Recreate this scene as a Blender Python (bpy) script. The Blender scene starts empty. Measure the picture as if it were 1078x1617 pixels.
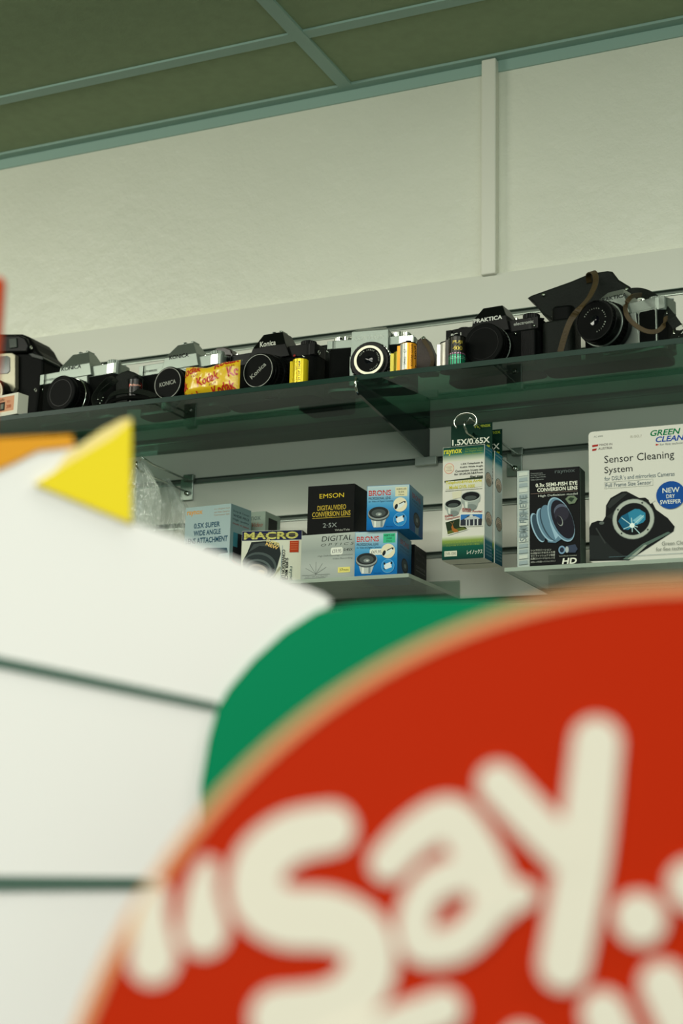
import bpy, bmesh, math, random
from mathutils import Matrix, Vector, noise

random.seed(7)
S = bpy.context.scene
COL = S.collection
R = math.radians

# ------------------------------------------------------------------ camera
CAM = Vector((0.0, 0.0, 1.5))
AX_R = Vector((0.90822378, 0.41789712, 0.02217129))      # right
AX_D = Vector((-0.06894312, 0.20167083, -0.97702391))    # down
AX_F = Vector((-0.41276678, 0.88582779, 0.21197337))     # forward
cd = bpy.data.cameras.new('camera')
co = bpy.data.objects.new('camera', cd)
COL.objects.link(co)
rot = Matrix((AX_R, -AX_D, -AX_F)).transposed()
co.matrix_world = Matrix.Translation(CAM) @ rot.to_4x4()
cd.sensor_fit = 'VERTICAL'
cd.sensor_height = 36.0
cd.sensor_width = 24.0
cd.lens = 2450.0 / 1617.0 * 36.0
cd.clip_start = 0.02
cd.dof.use_dof = True
cd.dof.focus_distance = 2.36
cd.dof.aperture_fstop = 4.5
S.camera = co

# ------------------------------------------------------------------ light
S.view_settings.view_transform = 'Standard'
S.view_settings.look = 'None'
S.view_settings.gamma = 1.0
S.view_settings.use_curve_mapping = False
S.view_settings.exposure = 0.65
S.cycles.use_denoising = True
S.cycles.max_bounces = 10
S.cycles.transparent_max_bounces = 12
S.cycles.caustics_reflective = False
S.cycles.caustics_refractive = False
w = bpy.data.worlds.new('world')
S.world = w
w.use_nodes = True
w.node_tree.nodes['Background'].inputs[0].default_value = (0.55, 0.75, 0.62, 1)
w.node_tree.nodes['Background'].inputs[1].default_value = 0.25

def area(name, loc, target, sx, sy, power, col):
    l = bpy.data.lights.new(name, 'AREA')
    l.shape = 'RECTANGLE'; l.size = sx; l.size_y = sy
    l.energy = power; l.color = col
    o = bpy.data.objects.new(name, l)
    o.location = loc
    o.rotation_euler = (Vector(target) - Vector(loc)).to_track_quat('-Z', 'Y').to_euler()
    COL.objects.link(o)
    return o

LAMP = (1.0, 1.0, 0.86)
area('ceiling_lamp_light', (-2.7, 0.7, 2.72), (-2.45, 2.3, 1.3), 1.0, 0.5, 14, LAMP)
area('ceiling_lamp_light', (-0.9, 0.7, 2.80), (-0.9, 0.95, 1.0), 1.2, 0.5, 12, LAMP)
area('ceiling_lamp_light', (0.9, 0.7, 2.80), (0.9, 0.95, 1.0), 1.2, 0.5, 12.5, (0.94, 1.0, 0.9))
area('ceiling_lamp_light', (-0.4, -1.0, 2.80), (-0.4, -1.0, 0), 1.2, 0.6, 33, (0.95, 1.0, 0.92))
area('shop_window_light', (1.0, -2.2, 1.5), (-0.6, 2.3, 1.6), 2.6, 1.6, 27, (0.85, 1.0, 0.92))

# ------------------------------------------------------------------ materials
def lin(c):
    c = c / 255.0
    return c / 12.92 if c <= 0.04045 else ((c + 0.055) / 1.055) ** 2.4

def rgb(c):
    return (lin(c[0]), lin(c[1]), lin(c[2]), 1.0)

MATS = {}
def mat(name, c=(200, 200, 200), rough=0.5, metal=0.0, bump=0.0, bscale=200.0, mottling=0.0,
        mscale=6.0, trans=0.0, ior=1.45, coat=0.0, alpha=1.0, attr=False, spec=0.5):
    if name in MATS:
        return MATS[name]
    m = bpy.data.materials.new(name)
    m.use_nodes = True
    nt = m.node_tree
    b = nt.nodes['Principled BSDF']
    b.inputs['Base Color'].default_value = rgb(c)
    b.inputs['Roughness'].default_value = rough
    b.inputs['Metallic'].default_value = metal
    b.inputs['IOR'].default_value = ior
    b.inputs['Transmission Weight'].default_value = trans
    b.inputs['Coat Weight'].default_value = coat
    b.inputs['Coat Roughness'].default_value = 0.15
    b.inputs['Alpha'].default_value = alpha
    b.inputs['Specular IOR Level'].default_value = spec
    tc = nt.nodes.new('ShaderNodeTexCoord')
    if attr:
        a = nt.nodes.new('ShaderNodeAttribute')
        a.attribute_name = 'Col'
        nt.links.new(a.outputs['Color'], b.inputs['Base Color'])
    elif mottling > 0:
        n = nt.nodes.new('ShaderNodeTexNoise')
        n.inputs['Scale'].default_value = mscale
        n.inputs['Detail'].default_value = 5
        nt.links.new(tc.outputs['Object'], n.inputs['Vector'])
        r = nt.nodes.new('ShaderNodeValToRGB')
        k = rgb(c)
        r.color_ramp.elements[0].position = 0.3
        r.color_ramp.elements[1].position = 0.7
        r.color_ramp.elements[0].color = tuple(v * (1 - mottling) for v in k[:3]) + (1,)
        r.color_ramp.elements[1].color = tuple(min(1, v * (1 + mottling)) for v in k[:3]) + (1,)
        nt.links.new(n.outputs['Fac'], r.inputs['Fac'])
        nt.links.new(r.outputs['Color'], b.inputs['Base Color'])
    if bump > 0:
        n2 = nt.nodes.new('ShaderNodeTexNoise')
        n2.inputs['Scale'].default_value = bscale
        n2.inputs['Detail'].default_value = 6
        n2.inputs['Roughness'].default_value = 0.6
        nt.links.new(tc.outputs['Object'], n2.inputs['Vector'])
        bp = nt.nodes.new('ShaderNodeBump')
        bp.inputs['Strength'].default_value = bump
        bp.inputs['Distance'].default_value = 0.004
        nt.links.new(n2.outputs['Fac'], bp.inputs['Height'])
        nt.links.new(bp.outputs['Normal'], b.inputs['Normal'])
    MATS[name] = m
    return m

PLASTER = mat('rough painted plaster', (226, 226, 210), 0.36, bump=0.9, bscale=30, mottling=0.05, mscale=2.2)
BOARD = mat('cream slatwall laminate', (214, 214, 200), 0.42, bump=0.04, bscale=300)
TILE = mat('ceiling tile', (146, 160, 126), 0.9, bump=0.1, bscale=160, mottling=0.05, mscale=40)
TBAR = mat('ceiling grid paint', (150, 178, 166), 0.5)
TRIMW = mat('white batten paint', (228, 226, 212), 0.4, bump=0.06, bscale=60)
FLOOR = mat('grey floor', (70, 74, 64), 0.6, mottling=0.15, mscale=3)
SIDE = mat('side wall paint', (120, 125, 108), 0.7, mottling=0.05)
ALU = mat('brushed aluminium', (150, 160, 150), 0.35, 0.9)
BRIGHT = mat('pale plated steel', (196, 202, 190), 0.4, 0.25)
DARKALU = mat('dull slot metal', (104, 116, 106), 0.5, 0.6)
GROOVE = mat('groove back laminate', (104, 114, 102), 0.6)
CHROME = mat('chrome', (205, 210, 200), 0.16, 1.0)
SATIN = mat('satin silver metal', (122, 131, 123), 0.4, 0.75, bump=0.02, bscale=900)
BLACKP = mat('black enamel', (9, 11, 10), 0.3, spec=0.12)
BLACKM = mat('matte black plastic', (8, 10, 9), 0.5, spec=0.06)
LEATHERETTE = mat('black leatherette', (8, 10, 9), 0.6, bump=0.5, bscale=1400, spec=0.1)
RUBBER = mat('black rubber', (8, 9, 8), 0.7, spec=0.07)
LEATHER = mat('dark green black leather', (20, 24, 20), 0.5, spec=0.14, bump=0.35, bscale=260, mottling=0.2, mscale=30)
BROWN = mat('worn brown leather', (62, 47, 16), 0.6, bump=0.3, bscale=300, mottling=0.2, mscale=60)
DKBROWN = mat('dark brown leather', (46, 34, 27), 0.5, bump=0.3, bscale=300, mottling=0.25, mscale=60)
LENSG = mat('coated lens glass', (8, 9, 14), 0.06, 0.0, spec=0.5)
PRINT = mat('printed card', attr=True, rough=0.5, coat=0.0, spec=0.09)
PRINTM = mat('printed matt', attr=True, rough=0.55, spec=0.1)
PRINTF = mat('printed foil', attr=True, rough=0.28, coat=0.3, bump=0.25, bscale=60)
PRINTC = mat('printed can', attr=True, rough=0.25, metal=0.35)
SIGNM = mat('printed sign board', attr=True, rough=0.6, spec=0.08)

def pane_mat(name, tint, gloss_rough=0.02, solid=None, solid_mix=0.0, base=0.04):
    """clear sheet: tinted transmission with mirror reflection that grows towards grazing angles"""
    m = bpy.data.materials.new(name)
    m.use_nodes = True
    nt = m.node_tree
    nt.nodes.remove(nt.nodes['Principled BSDF'])
    out = nt.nodes['Material Output']
    lw = nt.nodes.new('ShaderNodeLayerWeight'); lw.inputs['Blend'].default_value = 0.5
    pw = nt.nodes.new('ShaderNodeMath'); pw.operation = 'POWER'; pw.inputs[1].default_value = 5
    ml = nt.nodes.new('ShaderNodeMath'); ml.operation = 'MULTIPLY_ADD'; ml.inputs[1].default_value = 1 - base; ml.inputs[2].default_value = base
    nt.links.new(lw.outputs['Facing'], pw.inputs[0]); nt.links.new(pw.outputs[0], ml.inputs[0])
    tr = nt.nodes.new('ShaderNodeBsdfTransparent'); tr.inputs[0].default_value = tuple(tint) + (1,)
    src = tr
    if solid is not None:
        df = nt.nodes.new('ShaderNodeBsdfDiffuse'); df.inputs[0].default_value = rgb(solid)
        mx = nt.nodes.new('ShaderNodeMixShader'); mx.inputs[0].default_value = solid_mix
        nt.links.new(tr.outputs[0], mx.inputs[1]); nt.links.new(df.outputs[0], mx.inputs[2]); src = mx
    gl = nt.nodes.new('ShaderNodeBsdfGlossy'); gl.inputs['Roughness'].default_value = gloss_rough
    m2 = nt.nodes.new('ShaderNodeMixShader')
    nt.links.new(ml.outputs[0], m2.inputs[0]); nt.links.new(src.outputs[0], m2.inputs[1]); nt.links.new(gl.outputs[0], m2.inputs[2])
    nt.links.new(m2.outputs[0], out.inputs['Surface'])
    return m

GLASS = pane_mat('green shelf glass', (0.27, 0.46, 0.38), 0.02)
GLASSE = mat('green glass edge', (20, 48, 38), 0.3, spec=0.12)
ACRYL = pane_mat('clear acrylic', (0.82, 0.88, 0.84), 0.05, (170, 186, 172), 0.12)
ACRYLE = pane_mat('acrylic edge', (0.8, 0.86, 0.82), 0.2, (190, 202, 186), 0.6)
SMOKE = pane_mat('dark tinted acrylic', (0.42, 0.5, 0.48), 0.05, (24, 40, 38), 0.2)

def film_mat():
    m = bpy.data.materials.new('clear crinkled film')
    m.use_nodes = True
    nt = m.node_tree
    b = nt.nodes['Principled BSDF']
    b.inputs['Base Color'].default_value = (0.62, 0.68, 0.6, 1)
    b.inputs['Roughness'].default_value = 0.12
    b.inputs['Specular IOR Level'].default_value = 1.0
    b.inputs['Alpha'].default_value = 0.26
    t = nt.nodes.new('ShaderNodeTexCoord'); n = nt.nodes.new('ShaderNodeTexNoise')
    n.inputs['Scale'].default_value = 45
    nt.links.new(t.outputs['Object'], n.inputs['Vector'])
    bp = nt.nodes.new('ShaderNodeBump'); bp.inputs['Strength'].default_value = 1.0
    bp.inputs['Distance'].default_value = 0.01
    nt.links.new(n.outputs['Fac'], bp.inputs['Height'])
    nt.links.new(bp.outputs['Normal'], b.inputs['Normal'])
    return m
FILM = film_mat()
CREASE_GLINT = mat('film crease highlight', (216, 224, 210), 0.15, alpha=0.5, spec=1.0)  # pale, denser film colour standing in for glints on the folds

# ------------------------------------------------------------------ mesh tools
WHITE = (1.0, 1.0, 1.0, 1.0)

class MB:
    """collects shapes and links them as one mesh object"""
    def __init__(self, scale=1.0):
        self.v = []; self.f = []; self.m = []; self.c = []; self.s = []
        self.mats = []; self.sc = scale; self.M = Matrix.Identity(4)
    def mi(self, m):
        if m not in self.mats:
            self.mats.append(m)
        return self.mats.index(m)
    def add(self, vs, fs, m, cols=None, smooth=False):
        """cols: None, one colour, or one colour per vertex"""
        o = len(self.v); k = self.mi(m)
        for p in vs:
            self.v.append(self.M @ (Vector(p) * self.sc))
        for f in fs:
            self.f.append([o + i for i in f]); self.m.append(k); self.s.append(smooth)
            if cols is None:
                self.c.extend([WHITE] * len(f))
            elif isinstance(cols, tuple):
                self.c.extend([cols] * len(f))
            else:
                self.c.extend([cols[i] for i in f])
    def add_bm(self, bm, m, col=None, smooth=False):
        bm.verts.ensure_lookup_table(); bm.verts.index_update()
        self.add([v.co.copy() for v in bm.verts], [[v.index for v in f.verts] for f in bm.faces], m, col, smooth)
        bm.free()
    def box(self, x0, y0, z0, x1, y1, z1, m, bev=0.0, col=None, seg=2):
        bm = bmesh.new()
        bmesh.ops.create_cube(bm, size=1.0)
        for v in bm.verts:
            v.co = Vector(((x0 + x1) / 2 + v.co.x * (x1 - x0), (y0 + y1) / 2 + v.co.y * (y1 - y0), (z0 + z1) / 2 + v.co.z * (z1 - z0)))
        if bev > 0:
            bmesh.ops.bevel(bm, geom=list(bm.edges), offset=bev, segments=seg, affect='EDGES', profile=0.5)
        self.add_bm(bm, m, col)
    def ext(self, poly, a, b, m, plane='xz', bev=0.0, col=None, smooth=False):
        """extrude a 2-D outline between a and b along the third axis"""
        bm = bmesh.new()
        def P(u, v, t):
            return {'xz': (u, t, v), 'xy': (u, v, t), 'yz': (t, u, v)}[plane]
        v0 = [bm.verts.new(P(u, v, a)) for u, v in poly]
        v1 = [bm.verts.new(P(u, v, b)) for u, v in poly]
        n = len(poly)
        bm.faces.new(v0); bm.faces.new(v1[::-1])
        for i in range(n):
            bm.faces.new((v0[(i + 1) % n], v0[i], v1[i], v1[(i + 1) % n]))
        bmesh.ops.recalc_face_normals(bm, faces=bm.faces[:])
        if bev > 0:
            es = [e for e in bm.edges if e.verts[0].co[{'xz': 1, 'xy': 2, 'yz': 0}[plane]] == e.verts[1].co[{'xz': 1, 'xy': 2, 'yz': 0}[plane]]]
            bmesh.ops.bevel(bm, geom=es, offset=bev, segments=2, affect='EDGES', profile=0.5)
        self.add_bm(bm, m, col, smooth)
    def lathe(self, prof, m, c=(0, 0, 0), axis='z', n=40, col=None, smooth=True, knurl=0.0, caps=True):
        vs = []; fs = []
        for j, (r, t) in enumerate(prof):
            for i in range(n):
                a = 2 * math.pi * i / n
                rr = r * (1 - (knurl if i % 2 else 0))
                x, y = rr * math.cos(a), rr * math.sin(a)
                if axis == 'z': p = (c[0] + x, c[1] + y, c[2] + t)
                elif axis == 'y': p = (c[0] + x, c[1] + t, c[2] + y)
                else: p = (c[0] + t, c[1] + x, c[2] + y)
                vs.append(p)
        for j in range(len(prof) - 1):
            for i in range(n):
                k = (i + 1) % n
                fs.append((j * n + i, j * n + k, (j + 1) * n + k, (j + 1) * n + i))
        if caps and prof[0][0] > 0: fs.append(list(range(n))[::-1])
        if caps and prof[-1][0] > 0: fs.append([(len(prof) - 1) * n + i for i in range(n)])
        self.add(vs, fs, m, col, smooth)
    def cyl(self, c, r, t0, t1, m, axis='z', n=32, bev=0.0, col=None, knurl=0.0):
        """cylinder with crisp shoulders"""
        if bev > 0:
            pr = [(r - bev, t0), (r, t0 + bev), (r, t1 - bev), (r - bev, t1)]
        else:
            pr = [(r, t0), (r, t1)]
        self.lathe(pr, m, c, axis, n, col, False, knurl)
    def ring(self, c, r0, r1, y0, y1, m, n=48, col=None):
        """annulus facing -y: inner r0, outer r1, front y0, back y1"""
        self.lathe([(r0, y1), (r0, y0), (r1, y0), (r1, y1)], m, c, 'y', n, col, False, 0.0, False)
    def tube(self, pts, r, m, n=10, closed=False, col=None):
        pts = [Vector(p) for p in pts]
        N = len(pts); vs = []; fs = []
        up = Vector((0.13, 0.21, 0.97)).normalized()
        for i, p in enumerate(pts):
            if closed: t = pts[(i + 1) % N] - pts[i - 1]
            else: t = pts[min(i + 1, N - 1)] - pts[max(i - 1, 0)]
            t.normalize()
            a = t.cross(up)
            if a.length < 0.05: a = t.cross(Vector((1, 0, 0)))
            a.normalize(); b = t.cross(a)
            rr = r[i] if isinstance(r, (list, tuple)) else r
            for k in range(n):
                q = 2 * math.pi * k / n
                vs.append(p + a * (rr * math.cos(q)) + b * (rr * math.sin(q)))
        L = N if closed else N - 1
        for i in range(L):
            j = (i + 1) % N
            for k in range(n):
                l = (k + 1) % n
                fs.append((i * n + k, i * n + l, j * n + l, j * n + k))
        if not closed:
            fs.append(list(range(n))[::-1]); fs.append([(N - 1) * n + k for k in range(n)])
        self.add(vs, fs, m, col, True)
    def ribbon(self, pts, w, t, m, side=(0, 1, 0), smooth=True):
        """flat strap: width w along 'side' (one vector, or one per point), thickness t"""
        pts = smooth_path([Vector(p) for p in pts]) if smooth else [Vector(p) for p in pts]
        N = len(pts); vs = []; fs = []
        sd = Vector(side).normalized()
        for i, p in enumerate(pts):
            tg = (pts[min(i + 1, N - 1)] - pts[max(i - 1, 0)]).normalized()
            a = (sd - tg * sd.dot(tg)).normalized(); b = tg.cross(a)
            for su, sv in ((-1, -1), (1, -1), (1, 1), (-1, 1)):
                vs.append(p + a * (w / 2 * su) + b * (t / 2 * sv))
        for i in range(N - 1):
            for k in range(4):
                l = (k + 1) % 4
                fs.append((i * 4 + k, i * 4 + l, i * 4 + 4 + l, i * 4 + 4 + k))
        fs.append((3, 2, 1, 0)); fs.append([(N - 1) * 4 + k for k in range(4)])
        self.add(vs, fs, m)
    def build(self, name, parent=None, loc=None, rz=0.0):
        me = bpy.data.meshes.new(name)
        me.from_pydata([tuple(p) for p in self.v], [], self.f)
        for m in self.mats: me.materials.append(m)
        me.polygons.foreach_set('material_index', self.m)
        me.polygons.foreach_set('use_smooth', self.s)
        ca = me.color_attributes.new('Col', 'FLOAT_COLOR', 'CORNER')
        flat = [x for c in self.c for x in c]
        ca.data.foreach_set('color', flat)
        me.update()
        o = bpy.data.objects.new(name, me)
        COL.objects.link(o)
        if parent is not None: o.parent = parent
        if loc is not None: o.location = loc
        if rz: o.rotation_euler = (0, 0, rz)
        return o

def smooth_path(p, k=6):
    out = []
    for i in range(len(p) - 1):
        a = p[max(i - 1, 0)]; b = p[i]; c = p[i + 1]; d = p[min(i + 2, len(p) - 1)]
        for j in range(k):
            t = j / k
            out.append(0.5 * ((2 * b) + (c - a) * t + (2 * a - 5 * b + 4 * c - d) * t * t + (3 * b - a - 3 * c + d) * t ** 3))
    out.append(p[-1])
    return out

def tag(o, label, cat, group=None):
    o['label'] = label; o['category'] = cat
    if group: o['group'] = group
    return o
def empty(name, loc, rz=0.0, rx=0.0, ry=0.0):
    o = bpy.data.objects.new(name, None)
    o.empty_display_size = 0.03
    o.location = loc; o.rotation_euler = (rx, ry, rz)
    COL.objects.link(o)
    return o
def struct(mb, name, loc=None):
    o = mb.build(name, None, loc); o['kind'] = 'structure'
    return o

# ------------------------------------------------------------------ printing on faces
_tc = {}
def text_mesh(s, bold=0.0, shear=0.0):
    key = (s, bold, shear)
    if key in _tc: return _tc[key]
    cu = bpy.data.curves.new('t', 'FONT')
    cu.body = s; cu.size = 1.0; cu.offset = bold * 0.5; cu.shear = shear
    cu.resolution_u = 3 if len(s) < 14 else 2
    cu.fill_mode = 'FRONT'
    ob = bpy.data.objects.new('t', cu)
    COL.objects.link(ob)
    dg = bpy.context.evaluated_depsgraph_get(); dg.update()
    me = ob.evaluated_get(dg).to_mesh()
    vs = [(v.co.x, v.co.y) for v in me.vertices]
    fs = [list(p.vertices) for p in me.polygons]
    ob.evaluated_get(dg).to_mesh_clear()
    bpy.data.objects.remove(ob); bpy.data.curves.remove(cu)
    x0 = min(v[0] for v in vs); x1 = max(v[0] for v in vs)
    y0 = min(v[1] for v in vs); y1 = max(v[1] for v in vs)
    vs = [((x - x0) / (x1 - x0), (y1 - y) / (y1 - y0)) for x, y in vs]
    _tc[key] = (vs, fs)
    return _tc[key]

class Face:
    """a flat printed surface: u runs right and v runs down, both 0..1"""
    def __init__(self, mb, O, U, V, m=None, lift=0.00012, wrap=None):
        self.mb = mb; self.O = Vector(O); self.U = Vector(U); self.V = Vector(V)
        self.N = self.V.cross(self.U).normalized()      # out of the face
        self.m = m or PRINT; self.lift = lift / mb.sc; self.lay = 1; self.wrap = wrap
    def P(self, u, v, lay=None):
        l = self.lift * (self.lay if lay is None else lay)
        if self.wrap:
            return self.wrap(u, v, l)
        return self.O + self.U * u + self.V * v + self.N * l
    def _put(self, vs, fs, cols):
        self.mb.add([self.P(u, v) for u, v in vs], [list(f) for f in fs], self.m, cols)
        self.lay += 0.25
    def poly(self, pts, c):
        self._put(pts, [list(range(len(pts)))[::-1]], rgb(c))
    def rect(self, x0, y0, x1, y1, c):
        if self.wrap:
            k = 10
            for i in range(k):
                a = x0 + (x1 - x0) * i / k; b = x0 + (x1 - x0) * (i + 1) / k
                self.poly([(a, y0), (b, y0), (b, y1), (a, y1)], c); self.lay -= 0.25
            self.lay += 0.25
        else:
            self.poly([(x0, y0), (x1, y0), (x1, y1), (x0, y1)], c)
    def grad(self, x0, y0, x1, y1, stops):
        """vertical blend of printed inks; stops = [(t, colour)]"""
        vs = []; cs = []
        for t, c in stops:
            y = y0 + (y1 - y0) * t
            vs += [(x0, y), (x1, y)]; cs += [rgb(c), rgb(c)]
        fs = [(2 * i, 2 * i + 2, 2 * i + 3, 2 * i + 1) for i in range(len(stops) - 1)]
        self._put(vs, [list(f) for f in fs], cs)
    def ell(self, cx, cy, rx, ry, c, rot=0.0, n=28, a0=0, a1=360):
        au = self.U.length; av = self.V.length
        pts = []
        full = (a1 - a0) >= 360
        cr, sr = math.cos(R(rot)), math.sin(R(rot))
        for i in range(n if full else n + 1):
            a = R(a0 + (a1 - a0) * i / n)
            x, y = rx * au * math.cos(a), ry * av * math.sin(a)
            pts.append((cx + (x * cr - y * sr) / au, cy + (x * sr + y * cr) / av))
        self.poly(pts, c)
    def line(self, x0, y0, x1, y1, t, c):
        au = self.U.length; av = self.V.length
        dx, dy = (x1 - x0) * au, (y1 - y0) * av
        L = math.hypot(dx, dy); nx, ny = -dy / L * t / 2, dx / L * t / 2   # t in scene units of the face
        nx /= au; ny /= av
        self.poly([(x0 + nx, y0 + ny), (x1 + nx, y1 + ny), (x1 - nx, y1 - ny), (x0 - nx, y0 - ny)], c)
    def text(self, s, x0, y0, x1, y1, c, bold=0.0, shear=0.0, rot=0.0, clip=False):
        vs, fs = text_mesh(s, bold, shear)
        au = self.U.length; av = self.V.length
        cx, cy = (x0 + x1) / 2, (y0 + y1) / 2
        cr, sr = math.cos(R(rot)), math.sin(R(rot))
        out = []
        for u, v in vs:
            x = (x0 + (x1 - x0) * u - cx) * au; y = (y0 + (y1 - y0) * v - cy) * av
            out.append((cx + (x * cr - y * sr) / au, cy + (x * sr + y * cr) / av))
        if clip:
            bm = bmesh.new()
            bv = [bm.verts.new((p[0], p[1], 0)) for p in out]
            for f in fs:
                try: bm.faces.new([bv[i] for i in f])
                except ValueError: pass
            for co_, no in (((0.01, 0, 0), (-1, 0, 0)), ((0.99, 0, 0), (1, 0, 0)), ((0, 0.02, 0), (0, -1, 0)), ((0, 0.98, 0), (0, 1, 0))):
                bmesh.ops.bisect_plane(bm, geom=bm.verts[:] + bm.edges[:] + bm.faces[:], plane_co=co_, plane_no=no, clear_outer=True)
            bm.verts.index_update()
            out = [(v.co.x, v.co.y) for v in bm.verts]
            fs = [[v.index for v in f.verts] for f in bm.faces]
            bm.free()
            if not fs: return
        self._put(out, [list(f) for f in fs], rgb(c))

def carton(mb, w, d, h, base, bev=0.0006):
    """card box: origin at the front bottom left corner; returns its printable faces"""
    mb.box(0, 0, 0, w, d, h, PRINT, bev, rgb(base))
    e = bev
    front = Face(mb, (e, 0, h - e), (w - 2 * e, 0, 0), (0, 0, -(h - 2 * e)))
    right = Face(mb, (w, e, h - e), (0, d - 2 * e, 0), (0, 0, -(h - 2 * e)))
    return front, right

# ------------------------------------------------------------------ the room
WALL = 2.345      # plaster face
PAN = 2.335       # slatwall face
CEIL = 2.8435
b = MB(); b.box(-4.2, WALL, 0, 3.0, WALL + 0.12, 3.0, PLASTER); struct(b, 'wall_back')
b = MB(); b.box(-4.32, -3.2, 0, -4.2, WALL + 0.12, 3.0, SIDE); struct(b, 'wall_left')
b = MB(); b.box(3.0, -3.2, 0, 3.12, WALL + 0.12, 3.0, SIDE); struct(b, 'wall_right')
b = MB(); b.box(-4.32, -3.3, -0.1, 3.12, WALL + 0.12, 0.0, FLOOR); struct(b, 'floor')
# the front wall is a shop front: piers, a low sill and a header around an open glazed bay
b = MB()
b.box(-4.2, -3.3, 0, -2.2, -3.2, 3.0, SIDE); b.box(2.4, -3.3, 0, 3.0, -3.2, 3.0, SIDE)
b.box(-2.2, -3.3, 0, 2.4, -3.2, 0.5, SIDE); b.box(-2.2, -3.3, 2.4, 2.4, -3.2, 3.0, SIDE)
struct(b, 'wall_front')
# ceiling: mineral tiles in a metal grid
b = MB()
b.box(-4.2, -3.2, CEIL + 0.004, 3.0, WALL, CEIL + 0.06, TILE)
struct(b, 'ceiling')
BX = [-1.095 + 1.22 * k for k in range(-2, 4)]
b = MB()
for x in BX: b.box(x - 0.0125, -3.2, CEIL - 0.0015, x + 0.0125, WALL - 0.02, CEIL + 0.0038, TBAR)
struct(b, 'trim_1')
b = MB()
for k in range(9):
    y = 2.137 - 0.61 * k
    b.box(-4.2, y - 0.012, CEIL, 3.0, y + 0.012, CEIL + 0.0039, TBAR)
struct(b, 'trim_2')
b = MB()
b.box(-4.2, WALL - 0.022, CEIL - 0.001, 3.0, WALL, CEIL + 0.0039, TBAR)
b.box(-4.2, WALL - 0.003, CEIL - 0.022, 3.0, WALL, CEIL - 0.001, TBAR)
struct(b, 'trim_3')
# batten covering the joint of the plaster panels
b = MB(); b.box(-0.8365, WALL - 0.018, 2.447, -0.8105, WALL, CEIL - 0.002, TRIMW, 0.002); struct(b, 'trim_4')

# slatwall panel with aluminium lined slots
PT = 2.449
SL = [2.3765 - 0.0803 * k for k in range(18)]       # slot centres
prof = [(PAN, PT)]
for z in SL:
    prof += [(PAN, z + 0.0042), (PAN + 0.008, z + 0.0042), (PAN + 0.008, z - 0.0038), (PAN, z - 0.0038)]
prof += [(PAN, 0.95), (WALL - 0.0005, 0.95), (WALL - 0.0005, PT)]
b = MB()
n = len(prof)
vs = [(-3.6, y, z) for y, z in prof] + [(2.4, y, z) for y, z in prof]
b.add(vs, [(i, (i + 1) % n, n + (i + 1) % n, n + i) for i in range(n)] + [list(range(n))[::-1], list(range(n, 2 * n))], BOARD)
slat = empty('slatwall_panel', (0, 0, 0))
tag(slat, 'cream slatwall panel with horizontal metal lined slots behind both shelves', 'wall panel')
b.build('panel', slat)
for z in SL:
    b = MB()
    b.box(-3.6, PAN + 0.0055, z - 0.0036, 2.4, PAN + 0.0079, z + 0.004, GROOVE)
    b.box(-3.6, PAN - 0.0018, z - 0.0062, 2.4, PAN + 0.0079, z - 0.0036, ALU, 0.0005)
    b.box(-3.6, PAN - 0.0018, z + 0.004, 2.4, PAN + 0.0079, z + 0.005, DARKALU)
    b.build('slot_insert', slat)

# ------------------------------------------------------------------ upper glass shelf
SZ = 2.198
sh = empty('glass_shelf', (-0.9, 2.19, SZ - 0.008))
tag(sh, 'long green glass shelf carrying the row of old cameras', 'shelf')
b = MB(); b.M = Matrix.Translation((0.9, -2.19, -(SZ - 0.008)))
b.box(-2.5, 2.0415, SZ - 0.008, 0.45, PAN - 0.003, SZ, GLASS)
b.build('glass_panel', sh)
b = MB(); b.M = Matrix.Translation((0.9, -2.19, -(SZ - 0.008)))
b.box(-2.5, 2.04, SZ - 0.008, 0.45, 2.0414, SZ, GLASSE)
b.build('polished_edge', sh)

def bracket(X, label):
    o = empty('shelf_bracket', (X, PAN, SZ - 0.0085))
    tag(o, label, 'bracket')
    b = MB()
    b.ext([(-0.292, -0.001), (-0.294, -0.014), (-0.286, -0.02), (-0.002, -0.052), (-0.002, -0.001)], -0.0025, 0.0025, SMOKE, 'yz')
    b.build('gusset_plate', o)
    b = MB()
    b.tube([(0, -0.297, 0.004), (0, -0.3, -0.003), (0, -0.299, -0.012), (0, -0.293, -0.019)], 0.0022, CHROME)
    b.build('front_clip', o)
    b = MB()
    b.box(-0.02, -0.012, -0.064, 0.018, -0.0025, -0.05, BRIGHT, 0.001)
    b.build('wall_foot', o)
    return o
bracket(-0.93, 'dark clear shelf gusset under the glass shelf above the blue boxes')

# ------------------------------------------------------------------ lower acrylic shelves
LZ = 1.905
def acrylic_shelf(x0, x1, label):
    cx = (x0 + x1) / 2
    o = empty('acrylic_shelf', (cx, 2.22, LZ - 0.006))
    tag(o, label, 'shelf')
    b = MB(); h = (x1 - x0) / 2
    b.box(-h + .001, -0.105, 0, h - .001, 0.112, 0.005, ACRYL)
    b.box(-h, 0.108, 0.0052, h, 0.112, 0.03, ACRYL)
    b.build('tray', o)
    b = MB()
    b.box(-h, -0.106, -0.0005, h, -0.105, 0.0052, ACRYLE); b.box(-h, -0.105, -0.0005, -h + .001, 0.112, 0.0052, ACRYLE); b.box(h - .001, -0.105, -0.0005, h, 0.112, 0.0052, ACRYLE)
    b.build('polished_edge', o)
    return o
acrylic_shelf(-1.46, -0.872, 'clear acrylic shelf holding the stacked lens boxes')
acrylic_shelf(-0.722, -0.2, 'clear acrylic shelf holding the fisheye lens box and the sensor cleaning pack')

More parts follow.
